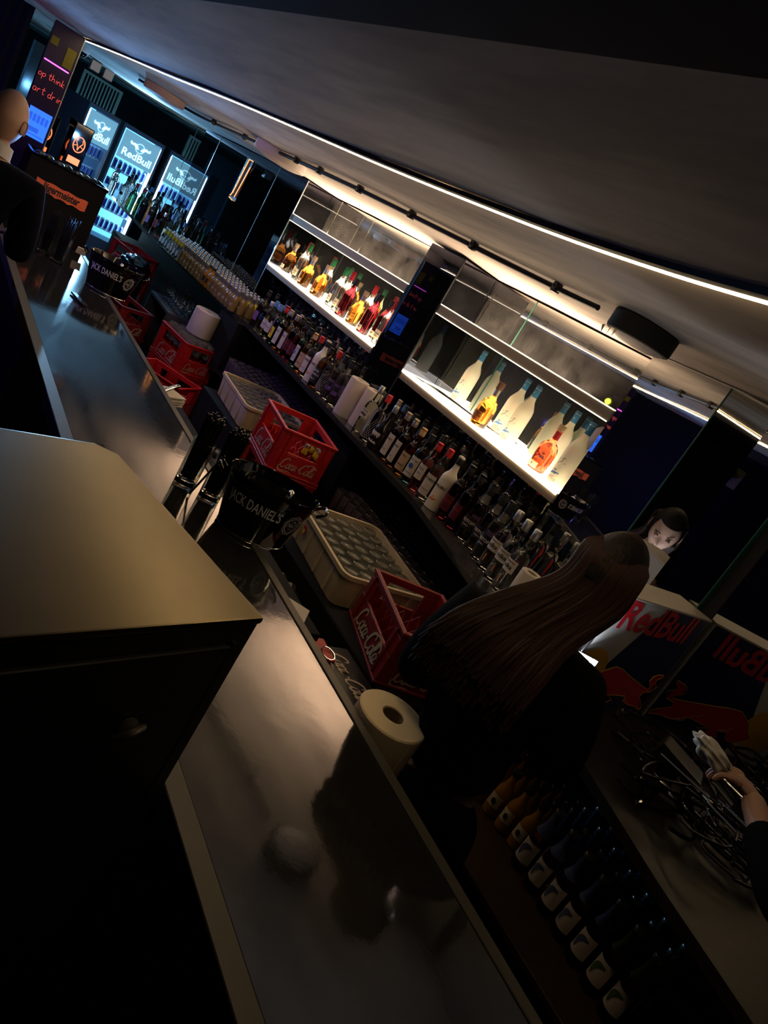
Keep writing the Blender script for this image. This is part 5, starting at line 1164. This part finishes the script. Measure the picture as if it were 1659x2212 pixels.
for k in range(620):
    u=rnd.uniform(-0.5,0.5); lay=rnd.uniform(0,1); v=rnd.uniform(-1,1)
    top=hc+F*(0.02-0.03*lay)+Rr_*(u*0.13)+U*(0.118-0.24*u*u-0.004*lay); p0=hc-F*(0.088-0.16*u*u)+Rr_*(u*0.172)+U*(0.048-0.01*lay)
    p1=hc-F*(0.108-0.03*lay-0.10*u*u)+Rr_*(u*0.172)-U*(0.05+0.02*lay)
    p2=ntop-F*(0.135-0.04*lay)-Rr_*(0.03-u*0.22)+U*(0.035)
    p3=ntop-F*(0.205-0.03*lay)-Rr_*(0.05-u*0.27)-U*(0.055+0.02*v)
    p4=ntop-F*(0.245-0.02*lay)-Rr_*(0.06-u*0.30)-U*(0.155+0.05*v)
    jit=lambda: Vector((rnd.uniform(-.007,.007),rnd.uniform(-.007,.007),rnd.uniform(-.004,.004)))
    P_=smooth_pts([lrel(top),lrel(p0),lrel(p1+jit()),lrel(p2+jit()),lrel(p3+jit()),lrel(p4+jit())],4); n_=len(P_)
    tube(bm,P_,[0.0062*(1-0.7*(i/(n_-1))**2)+0.0008 for i in range(n_)],5)
obj('long_hair',bm,HAIR,W,True)
for s in (-1,1):
    bm=bmesh.new(); ball(bm,(0.082,s*0.030,0.006),0.0135,0.0125,0.0105,12,Hm); obj('eye',bm,mat('closed_lid',(0.32,0.18,0.14),0.5),W,True)
    bm=bmesh.new(); tube(bm,[(0.090,s*0.016,0.026),(0.089,s*0.030,0.031),(0.080,s*0.046,0.027)],0.0022,5,Hm); obj('eyebrow',bm,HAIRD,W,True)
    bm=bmesh.new(); tube(bm,[(0.014*math.cos(2*PI*k/14)*0.8,s*0.082,-0.052+0.014*math.sin(2*PI*k/14)) for k in range(15)],0.002,6,Hm); obj('earring',bm,CHROME,W,True)
bm=bmesh.new(); tube(bm,[(0.098,-0.020,-0.060),(0.104,0,-0.058),(0.098,0.020,-0.060)],[0.002,0.005,0.002],8,Hm); obj('lips',bm,mat('lips',(0.45,0.14,0.12),0.4),W,True)
pc=(hL+hR)/2+F*0.035+Rr_*0.02+U*0.03
ph=thing('phone','lit phone held by the long-haired woman','phone',tuple(pc))
Mph=aim((0,0,0),(F*0.55+U*0.5),(-F*0.6+U*0.8))
nrm=(hc-pc).normalized()
Mph=aim((0,0,0),(F-nrm*F.dot(nrm)).normalized(),nrm)
bm=bmesh.new(); box(bm,-0.075,-0.036,-0.004,0.075,0.036,0.004,Mph); bevel(bm,0.003,2); obj('case',bm,BLACK,ph)
bm=bmesh.new(); box(bm,-0.070,-0.033,0.0042,0.070,0.033,0.005,Mph); obj('screen',bm,mat('phone_screen',(1,1,1),0.4,emit=(0.80,0.88,1.0),es=38.0),ph)

# the bald man at the bar
Mn=thing('person','bald man in dark navy suit with white collar standing at the bar','person',(0.30,3.75,ZF))
l=Vector(Mn.location); hd=math.radians(28); F=Vector((math.sin(hd),math.cos(hd),0)); Rr_=Vector((math.cos(hd),-math.sin(hd),0))
hc=Vector((0.395,3.93,-0.285)); ntop=hc-U*0.16-F*0.02; pel=Vector((0.31,3.80,-1.08)); chest=Vector((0.33,3.82,-0.68))
sL=ntop-Rr_*0.20-U*0.07; sR=ntop+Rr_*0.20-U*0.07; eL=sL-Rr_*0.05-U*0.29; eR=sR+Rr_*0.03+F*0.04-U*0.29; hL=eL+F*0.24; hR=eR+F*0.20-Rr_*0.12+U*0.03
Lg=legs(pel,Rr_,F)
def mn(g):
    nd=[(pel,(0.15+g,0.115+g)),(pel+U*0.18,(0.145+g,0.11+g)),(chest,(0.16+g,0.115+g)),(ntop-U*0.12,(0.10+g,0.07+g)),(ntop,0.06+g*0.3),(sL,0.062+g),(eL,0.048+g),(hL,0.03+g),(sR,0.062+g),(eR,0.048+g),(hR,0.03+g)]
    ed=[(0,1),(1,2),(2,3),(3,4),(3,5),(5,6),(6,7),(3,8),(8,9),(9,10)]
    for (h,k,a,t_) in Lg: b=len(nd); nd+=[(h,0.095+g),(k,0.062+g),(a,0.045+g),(t_,0.04+g)]; ed+=[(0,b),(b,b+1),(b+1,b+2),(b+2,b+3)]
    return nd,ed
nd,ed=mn(0.0); nd.append((hc-U*0.06,0.055)); ed.append((4,len(nd)-1)); bm=bmesh.new(); add_mesh(bm,skin_mesh(rel(nd),ed)); Hm=aim(hc-l,(F-U*0.12)); head(bm,Hm,1.05)
hand_mesh(bm,aim(hL-l,F),0.5,1); hand_mesh(bm,aim(hR-l,F-Rr_*0.4),0.5,-1); obj('body',bm,SKIN,Mn,True)
nd,ed=mn(0.018); nd=nd[:3]+[(ntop-U*0.085,(0.175,0.125)),(ntop-U*0.005,0.080)]+nd[5:11]; ed=ed[:10]; bm=bmesh.new(); add_mesh(bm,skin_mesh(rel(nd),ed)); obj('jacket',bm,SUIT,Mn,True)
nd=[(pel+U*0.05,(0.165,0.13)),(pel,(0.165,0.13))]; ed=[(0,1)]
for (h,k,a,t_) in Lg: b=len(nd); nd+=[(h,0.11),(k,0.08),(a,0.065)]; ed+=[(1,b),(b,b+1),(b+1,b+2)]
bm=bmesh.new(); add_mesh(bm,skin_mesh(rel(nd),ed)); obj('trousers',bm,SUIT,Mn,True)
bm=bmesh.new(); lathe(bm,[(0.076,-0.03),(0.070,0.026),(0.066,0.028),(0.068,-0.03)],24,aim(ntop-l+U*0.025,(F-U*0.25),(U+F*0.2)),cap=False); obj('shirt_collar',bm,mat('white_shirt',(0.7,0.68,0.68),0.8),Mn,True)
bm=bmesh.new(); 
for s in (-1,1): ball(bm,(0.085,s*0.032,0.006),0.012,0.012,0.009,10,Hm)
obj('eyes',bm,mat('eye_white',(0.7,0.7,0.7),0.3),Mn,True)
bm=bmesh.new(); lathe(bm,[(0.033,0),(0.034,0.035),(0.03,0.035)],16,aim(hR-l-F*0.02,F-Rr_*0.4)@Matrix.Rotation(PI/2,4,'Y')); obj('shirt_cuff',bm,mat('white_shirt',(0.7,0.68,0.68)),Mn,True)

# arm reaching in from the right with a white cloth
A=thing('person','person at the right edge whose hand holds a crumpled white cloth','person',(1.28,-0.18,ZF))
l=Vector(A.location); pw=Vector((1.85,0.475,-0.575)); pe=Vector((1.70,0.25,-0.66)); ps=Vector((1.56,-0.02,-0.47)); cst=Vector((1.44,-0.20,-0.66)); pel=Vector((1.44,-0.22,-1.08))
nd=[(pel,(0.13,0.1)),(cst,(0.14,0.10)),(Vector((1.45,-0.19,-0.46)),(0.10,0.08)),(Vector((1.46,-0.18,-0.36)),0.05),(Vector((1.47,-0.17,-0.26)),0.05),(ps,0.055),(pe,0.038),(pw,0.028),(Vector((1.34,-0.34,-0.50)),0.055),(Vector((1.36,-0.24,-0.76)),0.04),(Vector((1.42,-0.05,-0.80)),0.028)]
ed=[(0,1),(1,2),(2,3),(3,4),(2,5),(5,6),(6,7),(2,8),(8,9),(9,10)]
for sg in (-1,1):
    b_=len(nd); nd+=[(pel+Vector((sg*0.06,-sg*0.06,-0.05)),0.075),(Vector((pel.x+sg*0.07,pel.y-sg*0.07,-1.58)),0.055),(Vector((pel.x+sg*0.07,pel.y-sg*0.07,ZF+0.06)),0.045)]; ed+=[(0,b_),(b_,b_+1),(b_+1,b_+2)]
bm=bmesh.new(); add_mesh(bm,skin_mesh(rel(nd),ed)); head(bm,aim(Vector((1.48,-0.14,-0.20))-l,(1,1,-0.4))); hand_mesh(bm,aim(pw-l-Vector((-0.012,0.03,0.01)),(-0.36,0.88,0.30)),0.75,1); hand_mesh(bm,aim(Vector((1.42,-0.05,-0.80))-l,(1,0.6,0)),0.5,-1); obj('body',bm,SKIN,A,True)
bm=bmesh.new(); add_mesh(bm,skin_mesh(rel([(p,(r[0]+.014,r[1]+.014) if isinstance(r,tuple) else r+.014) for p,r in nd[:3]]+[(ps,0.07),(pe,0.056),(pe+(pw-pe)*0.72,0.044),(nd[8][0],0.07),(nd[9][0],0.055),(nd[10][0]-Vector((0.01,0.05,0)),0.045)]),[(0,1),(1,2),(2,3),(3,4),(4,5),(2,6),(6,7),(7,8)])); obj('sleeved_top',bm,CLOTHB,A,True)
bm=bmesh.new(); bmesh.ops.create_icosphere(bm,subdivisions=4,radius=1)
for v in bm.verts:
    c=v.co; k=1+0.18*math.sin(6*c.x+2)*math.sin(5*c.y)+0.10*math.sin(11*c.z+7*c.x); v.co=Vector((c.x*0.040*k,c.y*0.055*k,c.z*0.024*k))
tag(obj('polishing_cloth',bm,mat('white_cloth',(0.62,0.58,0.52),0.9,bump=(40,0.3)),None,True,(1.812,0.578,-0.560),(0.3,0.2,0.6)),'crumpled white cloth held in the hand by the right edge','cloth')

# ------------------------------------------------------------------ put the floor at z = 0
for o in list(scn.objects):
    if o.parent is None: o.location.z += 2.05
